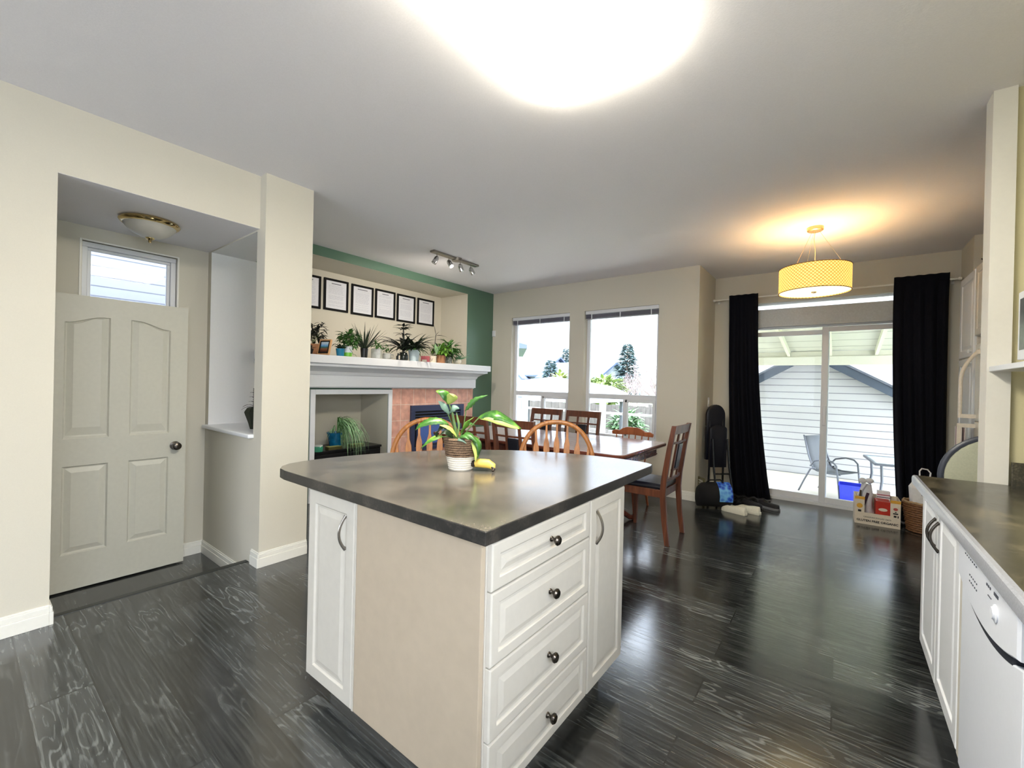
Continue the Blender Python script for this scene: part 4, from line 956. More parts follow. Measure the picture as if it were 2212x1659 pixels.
m = MB(); m.box(-.068, -.045, -.04, -.036, .10, .28); o = m.build('dark_band', mat('aubergine band', (58, 30, 52), .5), b1); o.rotation_euler = (0, .25, 0)
mg = thing('bottle', 'slim brown bottle leaning in the left front corner of the oats carton', 'bottle', (.172, 5.598, .012)); 
m = MB(); m.lathe([(0, 0), (.016, 0), (.017, .2), (.012, .24), (.008, .26), (.008, .31), (0, .312)], n=16); o = m.build('bottle_body', mat('brown glass', (76, 62, 48), .15), mg, smooth=True)
mg.rotation_euler = (0, .06, 0)
pk = thing('milk_carton', 'white carton with red and navy stripes standing at the back of the oats carton', 'carton', (.375, 5.748, .007), .03)
m = MB(); m.box(-.05, .05, -.028, .028, 0, .31); m.build('carton_body', mat('white packaging', (232, 230, 234), .5), pk, bev=.003)
m = MB(); m.box(-.0505, .0505, -.0285, .0285, .268, .276); m.build('red_stripe', mat('crimson print', (170, 40, 70), .5), pk)
m = MB(); m.box(-.0505, .0505, -.0285, .0285, .245, .252); m.build('navy_stripe', mat('navy print', (40, 40, 80), .5), pk)

bs = thing('wicker_basket', 'brown wicker basket on the floor right of the oats carton', 'basket', (.66, 5.60, 0), .0)
WK = mat('wicker', (128, 88, 56), .6, var=.25, scale=60); rnd = random.Random(5)
m = MB(); n = 28
for j in range(13):
    z = .012+j*.021; r = .115+.035*(j/12)
    m.tube([((r+.005*(-1)**(k+j))*math.cos(2*PI*k/n), (r+.005*(-1)**(k+j))*math.sin(2*PI*k/n)*.85, z) for k in range(n+1)], .0105, 7)
m.lathe([(0, .004), (.115, .004), (.115, .012), (0, .012)], n=28, sy=.85); m.build('woven_body', WK, bs, smooth=True, angle=70)
m = MB(); r = .152
for ph in (0, .5): m.tube([(r*math.cos(2*PI*k/n)+.004*math.cos(k*1.9+ph), r*.85*math.sin(2*PI*k/n), .283+.006*math.sin(k*2.1+ph*4)) for k in range(n+1)], .008, 7)
m.build('rim', mat('pale wicker', (176, 146, 108), .6, var=.2), bs, smooth=True)
pb = thing('paper_bag', 'white paper carrier bag with twisted handle standing in the wicker basket', 'bag', (.655, 5.60, .016), .12)
m = MB(); m.rings([[(x*sx_, y*sy_, z) for x, y in ((-1, -1), (1, -1), (1, 1), (-1, 1))] for z, sx_, sy_ in ((0, .07, .05), (.25, .09, .055), (.40, .10, .055), (.44, .085, .03), (.475, .075, .006))]); m.build('bag_body', mat('white paper', (232, 230, 228), .7, bump=.2, scale=20), pb)
m = MB(); m.tube([(-.03, 0, .45), (-.035, 0, .56), (-.02, 0, .585), (.02, 0, .58), (.042, 0, .55), (.035, 0, .45)], .006, 8, 1.6); m.build('handle', mat('white paper', (232, 230, 228), .7), pb, smooth=True)
m = MB(); m.box(-.03, .09, -.0565, -.0535, .335, .342); m.build('printed_line', INKB, pb)
m = MB(); m.rings([[(x, y, z) for x, y in ((-.088, -.0585), (.08, -.0585), (.08, -.0545), (-.088, -.0545))] for z in (.20, .255)]); m.build('mint_print', mat('mint print', (196, 226, 206), .6), pb)
# ------------------------------------------------------------------ plants
LEAFD = mat('dark leaf', (30, 48, 26), .4, var=.3, scale=25); LEAFM = mat('mid green leaf', (66, 112, 48), .4, var=.3, scale=25); LEAFB = mat('bright leaf', (108, 156, 56), .38, var=.25, scale=20)
LEAFK = mat('black green leaf', (16, 24, 16), .4, var=.3, scale=25); LEAFP = mat('pale striped leaf', (150, 190, 140), .4, var=.3, scale=40); LEAFG = mat('grey green leaf', (104, 132, 116), .45, var=.2, scale=20)
SOIL = mat('potting soil', (40, 28, 20), .95, bump=.8, scale=80, var=.4); STEM = mat('green stem', (92, 120, 66), .5)
def vleaf():
    """big variegated leaf: green patches with lime and cream flecks"""
    m = bpy.data.materials.new('variegated leaf'); m.use_nodes = True; nt = m.node_tree; L = nt.links.new; b = nt.nodes['Principled BSDF']
    tc = nd(nt, 'ShaderNodeTexCoord'); n = nd(nt, 'ShaderNodeTexNoise'); n.inputs['Scale'].default_value = 16; n.inputs['Detail'].default_value = 3; n.inputs['Distortion'].default_value = 1.2; L(tc.outputs['Object'], n.inputs['Vector'])
    r = ramp(nt, [(.35, lin((34, 72, 30))), (.52, lin((66, 116, 40))), (.66, lin((120, 160, 60))), (.8, lin((200, 202, 130)))], n.outputs['Fac']); L(r.outputs[0], b.inputs['Base Color']); b.inputs['Roughness'].default_value = .32
    b.inputs['Subsurface Weight'].default_value = 0
    return m
VL = vleaf()
LIME = mat('lime yellow leaf', (172, 188, 96), .4, var=.18, scale=22)
pt = thing('potted_plant', 'variegated leafy plant in a rope and white pot on the island worktop', 'potted plant', (-1.415, 1.462, .9118), YAW)
m = MB(); prof = [(0, .0), (.054, .0)]
for j in range(6): z = .002+j*.0105; r = .056+.0022*j; prof += [(r, z), (r+.0028, z+.005), (r, z+.010)]
prof += [(.066, .066), (.0, .066)]; m.lathe(prof, n=40); m.build('white_pot_base', mat('white cord', (222, 216, 204), .75, bump=.3, scale=160), pt, smooth=True)
m = MB()
for j in range(8):
    z = .069+j*.0108; r = .068+.0018*j
    for s_ in (0, 1):
        P = []
        for k in range(61):
            a = 2*PI*k/60; tw_ = a*34+s_*PI+j; P.append(((r+.0028*math.cos(tw_))*math.cos(a), (r+.0028*math.cos(tw_))*math.sin(a), z+.0028*math.sin(tw_)))
        m.tube(P, .0040, 6)
m.lathe([(.067, .066), (.080, .152), (.074, .152), (.060, .066)], n=40)
m.build('rope_wrap', mat('brown rope', (124, 100, 78), .8, var=.35, scale=120), pt, smooth=True, angle=80)
m = MB(); m.lathe([(0, .070), (.070, .072), (.073, .138), (.04, .144), (0, .142)], n=30); m.build('soil', SOIL, pt, smooth=True)
S = .0022
def px(x, y, d=0): return ((x-992)*S, d, (1017-y)*S)
m = MB(); m.tube([px(984, 958, 0), px(978, 930), px(972, 900), px(964, 878)], [.010, .009, .006, .003], 8); m.tube([px(988, 955, .01), px(996, 925, .01), px(1000, 893, .01)], .0025, 6); m.tube([px(990, 955, -.01), px(1008, 930, -.02), px(1030, 905, -.02)], .003, 6)
m.tube([px(982, 955, -.01), px(975, 938, -.02), px(965, 922, -.03)], .003, 6); m.tube([px(978, 953, -.02), px(968, 946, -.04), px(956, 946, -.05)], .0025, 6); m.tube([px(994, 955, -.02), px(1008, 944, -.04), px(1022, 946, -.05)], .003, 6)
m.tube([px(986, 955, .02), px(968, 915, .01), px(958, 890, .0)], .003, 6)
m.build('stems', STEM, pt, smooth=True)
def big(pts, w, m_, side=(0, .6, .8), fold=.25, peak=.45, jag=0):
    mb = MB(); mb.blade([px(*p) for p in pts], w, fold, side, peak, jag); mb.build('leaf', m_, pt, solid=.0012, smooth=True, angle=80)
big([(962, 880, 0), (960, 866, -.01), (950, 855, -.02), (937, 851, -.02)], .050, VL, (.4, .5, .8))
big([(962, 878, -.01), (970, 865, -.02), (974, 856, -.03), (977, 862, -.04)], .055, LIME, (.8, .3, -.3))
big([(966, 900, -.01), (958, 888, -.02), (950, 878, -.02), (942, 872, -.02)], .030, LEAFG, (.5, .2, .9))
big([(966, 898, -.01), (973, 888, -.03), (980, 885, -.03), (988, 887, -.03)], .034, LEAFG, (0, .2, 1))
big([(998, 893, .01), (1008, 880, 0), (1022, 866, -.01), (1047, 857, -.01)], .034, LEAFM, (-.5, .2, .8), jag=.35)
big([(1028, 905, -.02), (1050, 897, -.02), (1072, 898, -.03), (1096, 910, -.03), (1120, 926, -.04)], .066, VL, (0, .75, .65), peak=.4)
big([(1030, 907, -.02), (1050, 905, -.035), (1072, 909, -.045), (1098, 919, -.045), (1116, 926, -.045)], .042, LIME, (0, .7, .7), peak=.5)
big([(966, 921, -.03), (950, 915, -.04), (930, 915, -.05), (910, 923, -.06), (899, 933, -.06)], .044, VL, (0, .5, .86), jag=.2)
big([(966, 922, -.03), (955, 928, -.05), (945, 938, -.06), (944, 946, -.06)], .042, LEAFD, (.5, .6, .6))
big([(957, 945, -.05), (945, 947, -.06), (928, 956, -.07), (913, 970, -.08)], .026, VL, (.2, .6, .8))
big([(985, 950, -.02), (975, 935, -.04), (962, 925, -.05), (948, 922, -.05)], .024, LIME, (0, .6, .8))
big([(990, 940, -.02), (1000, 925, -.03), (1008, 912, -.03), (1019, 904, -.03)], .034, LEAFB, (.7, .4, .5))
big([(984, 952, -.03), (988, 925, -.03), (984, 905, -.03), (982, 895, -.03)], .012, STEM, (1, .2, 0))
big([(990, 950, -.04), (1002, 940, -.06), (1016, 942, -.07), (1030, 955, -.08)], .040, LEAFM, (.2, .7, .7))
big([(1008, 944, -.04), (1024, 948, -.05), (1034, 966, -.06), (1030, 992, -.06)], .044, VL, (.6, .7, .2), peak=.5)
big([(1010, 948, -.05), (1022, 960, -.065), (1027, 978, -.07), (1026, 996, -.07)], .026, LIME, (.8, .5, .1), peak=.5)
big([(985, 953, -.04), (994, 943, -.07), (1004, 941, -.09), (1014, 948, -.10)], .032, LEAFM, (.3, .8, .5))
big([(978, 953, -.03), (970, 940, -.06), (962, 936, -.08), (952, 940, -.09)], .034, LEAFD, (.3, .8, .5))
big([(984, 955, -.05), (990, 948, -.08), (1000, 950, -.09), (1008, 956, -.1)], .022, LEAFG, (.3, .8, .5))
big([(988, 954, 0), (998, 930, .02), (1008, 920, .03), (1020, 925, .04)], .03, LEAFM, (.3, .8, .5))
# banana
bn = thing('banana', 'overripe yellow banana with dark patches lying right of the plant pot', 'banana', (-1.315, 1.50, .9118), YAW)
YEL = mat('banana skin', (228, 196, 92), .45, var=.12, scale=30); DKB = mat('banana black', (40, 28, 20), .6)
m = MB(); m.tube([(-.062, .02, .022), (-.045, .01, .03), (-.01, -.004, .036), (.03, -.004, .034), (.052, -.012, .024), (.056, -.026, .014)], [.007, .015, .0205, .021, .016, .007], 10); m.build('skin', YEL, bn, smooth=True, angle=80)
m = MB(); m.tube([(-.082, .03, .012), (-.068, .022, .018), (-.060, .019, .0225), (-.040, .007, .0315), (-.028, .0, .034)], [.005, .005, .0085, .0165, .016], 10); m.build('dark_stem_end', DKB, bn, smooth=True, angle=80)
m = MB(); m.tube([(.050, -.018, .022), (.057, -.028, .012), (.052, -.036, .006)], [.010, .007, .005], 8); m.build('dark_tip', DKB, bn, smooth=True)

# --- things along the mantel (standing at x = -4.27)
def gpot(name, label, cat, Y, X=-4.28, z=MZ+.0005, grp=None, rz=YAW): return thing(name, label, cat, (X, Y, z), rz, group=grp)
def simple_pot(par, r0, r1, h, m_, name='pot', n=22):
    mb = MB(); mb.lathe([(0, 0), (r0, 0), (r1, h), (r1*1.03, h), (r1*1.03, h+.006), (r1*.9, h+.006), (r1*.88, h-.012), (0, h-.012)], n=n); return mb.build(name, m_, par, smooth=True)
def spray(par, base, n, length, width, droop, m_, spread=(.2, 1.0), seed=0, name='foliage', seg=6, jx=1.0, peak=.4, rise=1.0, var=.3, bias=(0, 0)):
    rnd = random.Random(seed); mb = MB()
    n = int(n*1.35)
    for i in range(n):
        a = 2*PI*i/n+rnd.uniform(-.4, .4); sp_ = rnd.uniform(*spread)
        mb.leaf((base[0]+.01*math.cos(a), base[1]+.01*math.sin(a), base[2]), (math.cos(a)*sp_*jx+bias[0], math.sin(a)*sp_+bias[1], rise), 1.15*length*rnd.uniform(1-var, 1+var*.5), width*1.3, droop*rnd.uniform(.6, 1.3), seg=seg, peak=peak)
    return mb.build(name, m_, par, solid=.0008, smooth=True, angle=80)
def bushy(par, c, R, n, lw, m_, seed=0, name='foliage', stems=6, base=(0, 0, .05)):
    rnd = random.Random(seed); mb = MB(); ms = MB(); tips = []
    for s in range(stems):
        a = rnd.uniform(0, 2*PI); tip = (c[0]+R[0]*.75*math.cos(a)*rnd.random(), c[1]+R[1]*.75*math.sin(a)*rnd.random(), c[2]+R[2]*rnd.uniform(-.2, .8))
        ms.tube([base, ((base[0]+tip[0])/2+.01, (base[1]+tip[1])/2, (base[2]+tip[2])/2+.01), tip], .0022, 5)
    for i in range(int(n*1.7)):
        while True:
            v = Vector((rnd.uniform(-1, 1), rnd.uniform(-1, 1), rnd.uniform(-1, 1)))
            if v.length < 1: break
        p = Vector(c)+Vector((v.x*R[0], v.y*R[1], v.z*R[2]))
        d = Vector((v.x+rnd.uniform(-.5, .5), v.y+rnd.uniform(-.5, .5), rnd.uniform(-.4, .8)))
        mb.leaf(p, d, 1.35*lw[0]*rnd.uniform(.7, 1.2), 1.35*lw[1]*rnd.uniform(.8, 1.1), .5, seg=4)
    ms.build('stems', STEM, par); return mb.build(name, m_, par, solid=.0008, smooth=True, angle=80)
TERRA = mat('terracotta', (170, 120, 84), .7, bump=.1, scale=60)
G = 'potted plants along the mantel'
p = gpot('potted_plant', 'dark bushy plant in a brown pot at the left end of the mantel', 'potted plant', 2.40, -4.62); simple_pot(p, .055, .07, .13, TERRA); bushy(p, (0, 0, .26), (.13, .10, .10), 90, (.05, .024), LEAFK, 1, base=(0, 0, .12), stems=9)
m = MB(); m.tube([(.0, 0, .2), (.06, 0, .32), (.12, 0, .37)], .002, 5)
for i in range(8): m.leaf((.04+.01*i, 0, .29+.01*i), ((-1)**i*.5+.3, (-1)**i, .8), .045, .02, .3, seg=4)
m.build('long_shoot', LEAFK, p, solid=.0008)
p = gpot('small_pot', 'small black pot at the far left of the mantel, left of the photo frame', 'pot', 2.175, -4.26); simple_pot(p, .032, .042, .05, BLACKP)
spray(p, (0, 0, .04), 9, .06, .02, .8, LEAFK, seed=4)
f = thing('photo_frame', 'wood and black photo frame tilted back on the mantel', 'photo frame', (-4.25, 2.32, MZ+.004), YAW-.25); f.rotation_euler = (-.22, .0, YAW-.35)
m = MB()
for q in ((-.075, -.062, 0, .165), (.062, .075, 0, .165), (-.062, .062, 0, .014), (-.062, .062, .151, .165)): m.box(q[0], q[1], -.008, .012, q[2], q[3])
m.build('outer_frame', wood_mat('light frame wood', (196, 142, 92), (222, 172, 120)), f, bev=.002)
m = MB()
for q in ((-.062, -.052, .014, .151), (.052, .062, .014, .151), (-.052, .052, .014, .026), (-.052, .052, .139, .151)): m.box(q[0], q[1], -.010, .006, q[2], q[3])
m.build('inner_frame', BLACKP, f)
pm = bpy.data.materials.new('landscape photo'); pm.use_nodes = True; nt = pm.node_tree; tc = nd(nt, 'ShaderNodeTexCoord'); sp = nd(nt, 'ShaderNodeSeparateXYZ'); nt.links.new(tc.outputs['Generated'], sp.inputs[0]); nz_ = nd(nt, 'ShaderNodeTexNoise'); nz_.inputs['Scale'].default_value = 9; nt.links.new(tc.outputs['Generated'], nz_.inputs['Vector'])
ma = nd(nt, 'ShaderNodeMath', operation='MULTIPLY_ADD'); nt.links.new(nz_.outputs['Fac'], ma.inputs[0]); ma.inputs[1].default_value = .25; nt.links.new(sp.outputs['Z'], ma.inputs[2])
r_ = ramp(nt, [(.15, lin((50, 26, 22))), (.45, lin((150, 84, 54))), (.6, lin((60, 110, 96))), (.75, lin((90, 160, 215))), (1, lin((210, 225, 240)))], ma.outputs[0]); nt.links.new(r_.outputs[0], nt.nodes['Principled BSDF'].inputs['Base Color'])
m = MB(); m.box(-.052, .052, -.002, .004, .026, .139); m.build('photograph', pm, f)
BLUE = mat('blue glaze', (24, 122, 160), .3); LGREEN = mat('lime glaze', (120, 190, 60), .35)
p = gpot('potted_plant', 'small succulent in a bright blue pot right of the photo frame', 'potted plant', 2.505, -4.24); simple_pot(p, .036, .046, .075, BLUE); spray(p, (0, 0, .07), 9, .07, .03, .5, LEAFD, seed=2)
m = MB(); m.tube([(0, 0, .07), (-.03, 0, .12), (-.06, 0, .13)], .003, 6); m.leaf((-.05, 0, .13), (-1, 0, .1), .05, .03, .8, seg=4); m.build('side_shoot', LEAFD, p, solid=.001)
p = gpot('potted_plant', 'bright leafy plant in a white and lime green pot on the mantel', 'potted plant', 2.60, -4.25)
simple_pot(p, .040, .045, .105, WHITE); m = MB(); m.lathe([(.0405, .0), (.0415, .0), (.0435, .045), (.0428, .045)], n=22); m.build('green_band', LGREEN, p, smooth=True)
bushy(p, (.01, 0, .19), (.095, .08, .09), 80, (.055, .032), LEAFM, 3, base=(0, 0, .1))
m = MB(); m.tube([(.02, -.03, .10), (.06, -.04, .05), (.075, -.04, -.0+.02)], .002, 5); m.leaf((.075, -.04, .03), (1, 0, -.3), .05, .02, .5, seg=4); m.build('trailing_stem', LEAFM, p, solid=.001)
p = gpot('potted_plant', 'spiky plant with stiff upright blades in a dark pot on the mantel', 'potted plant', 2.80, -4.25); simple_pot(p, .034, .042, .10, BLACKP); spray(p, (0, 0, .09), 38, .26, .012, .12, LEAFD, (.15, 1.1), 5, seg=5, rise=.9)
p = gpot('glass_vase', 'clear square glass vase with small cutting, right of the spiky plant', 'vase', 2.965, -4.25)
m = MB(); m.box(-.055, .055, -.045, .045, 0, .115); m.build('glass_body', mat('greyish glass', (196, 198, 186), .1, var=.15, scale=30, trans=.35), p, bev=.006)
bushy(p, (.0, 0, .155), (.06, .05, .03), 22, (.04, .02), LEAFM, 7, stems=4, base=(0, 0, .1))
p = gpot('glass_teapot', 'small clear glass pot with handle and sprouting stems, left of the tall dracaena', 'glass pot', 3.10, -4.25)
m = MB(); m.lathe([(0, 0), (.04, 0), (.050, .02), (.050, .05), (.042, .07), (.038, .074)], n=24); m.tube([(.045, 0, .06), (.08, 0, .055), (.082, 0, .03), (.047, 0, .015)], .005, 8); m.lathe([(.0495, .055), (.053, .055), (.053, .060), (.0495, .060)], n=24); m.build('glass_body', mat('milky glass', (214, 216, 212), .12, trans=.4), p, smooth=True)
bushy(p, (0, 0, .13), (.05, .04, .03), 20, (.035, .016), LEAFM, 9, stems=4, base=(0, 0, .06))
p = gpot('potted_plant', 'tall dark dracaena in a smoked glass jar at the middle of the mantel', 'potted plant', 3.36, -4.27)
m = MB(); m.lathe([(0, 0), (.05, 0), (.058, .02), (.056, .07), (.045, .09), (.048, .1), (.04, .1), (.0, .09)], n=24); m.build('jar', mat('dark jar glass', (44, 50, 46), .12, var=.5, scale=40), p, smooth=True)
m = MB(); m.tube([(0, 0, .09), (.0, 0, .25), (-.008, 0, .42)], [.016, .014, .006], 8); m.build('trunk', LEAFK, p, smooth=True)
spray(p, (0, 0, .12), 22, .34, .030, .85, LEAFK, (.5, 1.1), 11, seg=9, rise=.9, var=.25)
for z, l, nn in ((.24, .12, 7), (.31, .11, 8), (.38, .10, 9), (.42, .10, 10)): spray(p, (-.004, 0, z), nn, l, .022, .6, LEAFK, (.7, 1.3), int(z*100), seg=5, rise=.7)
p = gpot('bottle', 'small black bottle with white label in front of the dracaena jar', 'bottle', 3.235, -4.21)
m = MB(); m.lathe([(0, 0), (.022, 0), (.023, .045), (.01, .06), (.009, .082), (0, .083)], n=16); m.build('bottle_body', BLACKP, p, smooth=True); m = MB(); m.box(.012, .026, -.022, -.012, .008, .055); m.build('bottle_label', CARD, p)
p = gpot('potted_plant', 'broad arching plant in a large pale blue white pot on the mantel', 'potted plant', 3.50, -4.24); simple_pot(p, .058, .072, .135, mat('pale blue ceramic', (196, 212, 218), .3)); spray(p, (0, 0, .13), 34, .25, .030, .75, LEAFD, (.3, 1.3), 21, seg=7, rise=.8, peak=.5); spray(p, (0, 0, .13), 12, .16, .024, .9, LEAFM, (.5, 1.3), 22, seg=6, rise=.8); 
p = gpot('gift_box', 'small red and pink box between two pots on the mantel', 'box', 3.68, -4.22); m = MB(); m.box(-.06, .045, -.03, .03, 0, .075); m.build('box_body', mat('rose card', (190, 92, 100), .5, var=.2, scale=50), p, bev=.002); m = MB(); m.box(-.045, .015, -.0315, -.03, .004, .03); m.build('printed_patch', CARD, p)
WCER = mat('cream ceramic', (224, 216, 196), .35)
p = gpot('potted_plant', 'thin stemmed plant with long leaves in a cream pot marked with a small face', 'potted plant', 3.79, -4.22); simple_pot(p, .044, .052, .078, WCER)
m = MB()
for q in ((-.012, .045), (.010, .045)): m.box(q[0]-.004, q[0]+.004, -.0515, -.046, q[1]-.003, q[1]+.003)
m.box(-.01, .01, -.051, -.045, .028, .032); m.build('face_mark', mat('brown glaze', (96, 76, 56), .5), p)
m = MB()
m.tube([(0, 0, .07), (.02, 0, .18), (.03, 0, .28), (.036, 0, .36)], .004, 6); m.tube([(-.0, 0, .07), (-.03, 0, .16), (-.05, 0, .21), (-.1, 0, .235)], .003, 6); m.tube([(.01, 0, .07), (.03, .01, .14), (.02, .01, .21)], .003, 6); m.build('stems', LEAFK, p)
m = MB()
for b0, d0, l0, w0_ in (((.036, 0, .35), (-.15, 0, 1), .15, .034), ((.036, 0, .35), (.5, 0, .9), .07, .02), ((.04, 0, .35), (1, -.2, .18), .16, .034), ((.04, 0, .30), (1, .2, .1), .17, .032), ((.03, 0, .26), (.6, -.5, -.6), .10, .03), ((-.05, 0, .21), (-1, 0, .5), .10, .04), ((-.09, 0, .235), (-1, 0, .2), .10, .04), ((-.03, 0, .17), (-.7, -.2, .5), .08, .03), ((.02, .01, .2), (-.4, .1, .5), .08, .02)): m.leaf(b0, d0, l0, w0_, .35, seg=6)
m.build('long_leaves', LEAFK, p, solid=.001, smooth=True)
m = MB()
for b0, d0 in (((.05, 0, .10), (.2, -.3, 1)), ((.06, .01, .12), (.35, -.2, 1)), ((.04, -.01, .13), (0, -.3, 1))): m.leaf(b0, d0, .12, .05, .2, seg=6)
m.build('pale_leaves', LEAFP, p, solid=.001, smooth=True)
m = MB()
for i in range(14): m.leaf((-.07-.004*i, -.02, .19-.008*i), ((-1)**i*.9, -.2, -.3), .035, .014, .3, seg=4)
m.build('trailing_leaves', LEAFM, p, solid=.001)
p = gpot('potted_plant', 'bright green plant in a tan clay pot near the right end of the mantel', 'potted plant', 3.93, -4.21); simple_pot(p, .056, .066, .095, TERRA); bushy(p, (0, 0, .17), (.10, .08, .075), 70, (.06, .034), LEAFB, 13, base=(0, 0, .09))
p = gpot('potted_plant', 'glossy broad leaved plant in a glass jar, just left of the aloe', 'potted plant', 4.10, -4.24)
m = MB(); m.lathe([(0, 0), (.04, 0), (.046, .02), (.046, .08), (.040, .09)], n=22); m.build('jar', mat('clear jar glass', (170, 176, 172), .12, var=.4, scale=40, trans=.4), p, smooth=True)
bushy(p, (.01, 0, .19), (.12, .09, .09), 46, (.085, .042), LEAFM, 15, base=(0, 0, .07)); bushy(p, (-.06, 0, .15), (.06, .06, .06), 18, (.07, .036), LEAFK, 16, name='dark_foliage', base=(0, 0, .07))
p = gpot('potted_plant', 'spiky aloe in a round white pot at the right end of the mantel', 'potted plant', 4.24, -4.21)
m = MB(); m.lathe([(0, 0), (.035, 0), (.052, .02), (.054, .045), (.046, .066), (.04, .066), (.04, .055), (0, .055)], n=24); m.build('pot', WCER, p, smooth=True)
spray(p, (.01, 0, .055), 15, .15, .018, .25, mat('aloe green', (110, 160, 120), .4), (.5, 1.6), 31, seg=5, rise=.8, bias=(.5, 0), peak=.2)

# --- six framed prints in the recess
WP = mat('print paper', (222, 224, 232), .6, var=.01); INKG = mat('grey type', (188, 190, 204), .7)
labs = ['leftmost framed printed page, half hidden behind the pier', 'second framed printed page from the left in the recess', 'third framed printed page from the left in the recess', 'fourth framed printed page from the left, above the dracaena', 'fifth framed printed page from the left in the recess', 'rightmost framed printed page in the recess above the mantel']
yc = [2.515, 2.877, 3.245, 3.60, 3.957, 4.325]
for i in range(6):
    f = thing('picture_frame', 'black '+labs[i], 'framed print', (XB+.001, yc[i], 2.162+(.004 if i % 2 else 0)), group='framed pages above the mantel')
    a, hh = .162, .39; m = MB(); FB = mat('matte black frame', (16, 16, 18), .75, spec=.2)
    for q in ((-a, -a+.026, 0, hh), (a-.026, a, 0, hh), (-a+.026, a-.026, 0, .026), (-a+.026, a-.026, hh-.026, hh)): m.box(0, .018, *q)
    m.build('frame', FB, f, bev=.002)
    m = MB(); m.box(0, .008, -a+.024, a-.024, .024, hh-.024); o = m.build('printed_page', WP, f)
    rnd = random.Random(40+i); m = MB(); tl_ = rnd.uniform(.10, .17); m.box(.008, .0085, -tl_/2, tl_/2, hh-.062, hh-.052); m.build('heading', mat('dark type', (110, 112, 126), .7), o)
    m = MB(); z = hh-.082
    while z > .05:
        c = -.10; 
        while c < .085:
            l = rnd.uniform(.012, .05); m.box(.008, .0084, c, min(.10, c+l), z, z+.0032); c += l+.006
        z -= .011*(2.2 if rnd.random() < .16 else 1)
    m.build('text_lines', INKG, o)

# --- lower recess: console with spider plant
tv = thing('low_console', 'long black console unit inside the white cased recess', 'cabinet', (-4.72, 2.80, 0))
m = MB(); m.box(-.22, .22, -.42, .42, .03, .50); m.build('body', BLACKP, tv, bev=.004)
m = MB(); m.box(-.23, .235, -.43, .43, .50, .525); m.build('top', BLACKP, tv, bev=.004)
for y in (-.2, .21):
    m = MB(); m.box(.221, .235, y-.2, y+.2, .06, .48); o = m.build('door', BLACKP, tv, bev=.003); m = MB(); m.box(.235, .245, y-.05, y+.05, .43, .44); m.build('handle', DARKNI, o)
for y, l in ((2.62, 'narrow olive box on the black console, left of the blue pot'), (2.90, 'narrow olive box on the black console beneath the hanging spider leaves')):
    o = thing('flat_box', l, 'box', (-4.52, y, .526), group='flat boxes on the console'); m = MB(); m.box(-.05, .03, -.08, .08, 0, .034); m.build('box_body', mat('olive card', (70, 66, 30), .5), o, bev=.002); m = MB(); m.box(-.045, .025, -.075, .075, .034, .036); m.build('lid', mat('lime card', (170, 170, 96), .5), o)
p = gpot('potted_plant', 'trailing pale spider plant in a blue glazed pot on the black console', 'potted plant', 2.72, -4.66, .526)
simple_pot(p, .065, .10, .17, mat('teal blue glaze', (18, 98, 140), .2, var=.35, scale=20), n=30)
m = MB(); rnd = random.Random(77)
def strand(a, out_, drop, up, w_):
    ca, sa = math.cos(a), math.sin(a)
    P = [(.03*ca, .03*sa, .165), (out_*.35*ca, out_*.35*sa, .17+up), (out_*.75*ca, out_*.75*sa, .17+up*.75), (out_*ca, out_*sa, .17-drop*.35), ((out_+.015)*ca, (out_+.015)*sa, .17-drop)]
    m.blade(P, w_, .3, (-sa, ca, 0), .3)
for i in range(110):
    a = rnd.uniform(-.7, .6); strand(a, rnd.uniform(.10, .36), rnd.uniform(.0, .30), rnd.uniform(.04, .17), .012)
for i in range(12): strand(rnd.uniform(1.2, 5), rnd.uniform(.05, .12), rnd.uniform(.0, .1), rnd.uniform(.02, .08), .010)
m.build('striped_leaves', LEAFP, p, solid=.0008, smooth=True, angle=80)
m = MB(); rnd = random.Random(5)
for i in range(30):
    a = rnd.uniform(-.8, 1.0); strand(a, rnd.uniform(.08, .30), rnd.uniform(.0, .22), rnd.uniform(.06, .19), .009)
m.build('green_leaves', LEAFM, p, solid=.0008, smooth=True, angle=80)
j = thing('glass_jar', 'small green jar with pale lid at the left of the black console', 'jar', (-4.50, 2.425, .526), group=None); m = MB(); m.lathe([(0, 0), (.045, 0), (.048, .01), (.048, .05), (.042, .058), (0, .058)], n=22); m.build('jar_body', mat('jade glass', (60, 140, 110), .15), j, smooth=True); m = MB(); m.lathe([(0, .058), (.044, .058), (.044, .07), (0, .07)], n=22); m.build('lid', mat('grey lid', (190, 196, 190), .3), j, smooth=True)
# --- vase on the pier ledge
v = thing('vase_plant', 'dark green faceted vase with a small fern on the white pier ledge', 'potted plant', (-3.645, 1.43, .9165), 0)
m = MB(); m.lathe([(0, 0), (.022, 0), (.036, .05), (.062, .12), (.066, .135), (.046, .165), (.030, .172), (.026, .165), (0, .16)], n=8); m.build('vase', mat('dark green glaze', (28, 34, 20), .3), v)
m = MB(); m.tube([(0, 0, .16), (.004, 0, .23), (0, .0, .32)], .003, 6)
for i in range(7): m.leaf((0, 0, .19+.018*i), ((-1)**i, -.3, .6), .06-.004*i, .016, .5, seg=5)
m.leaf((-.0, 0, .18), (-1, -.35, .45), .12, .018, .6, seg=7); m.leaf((-.0, 0, .175), (-1, -.6, .2), .11, .014, .5, seg=7); m.build('fronds', LEAFK, v, solid=.0008)
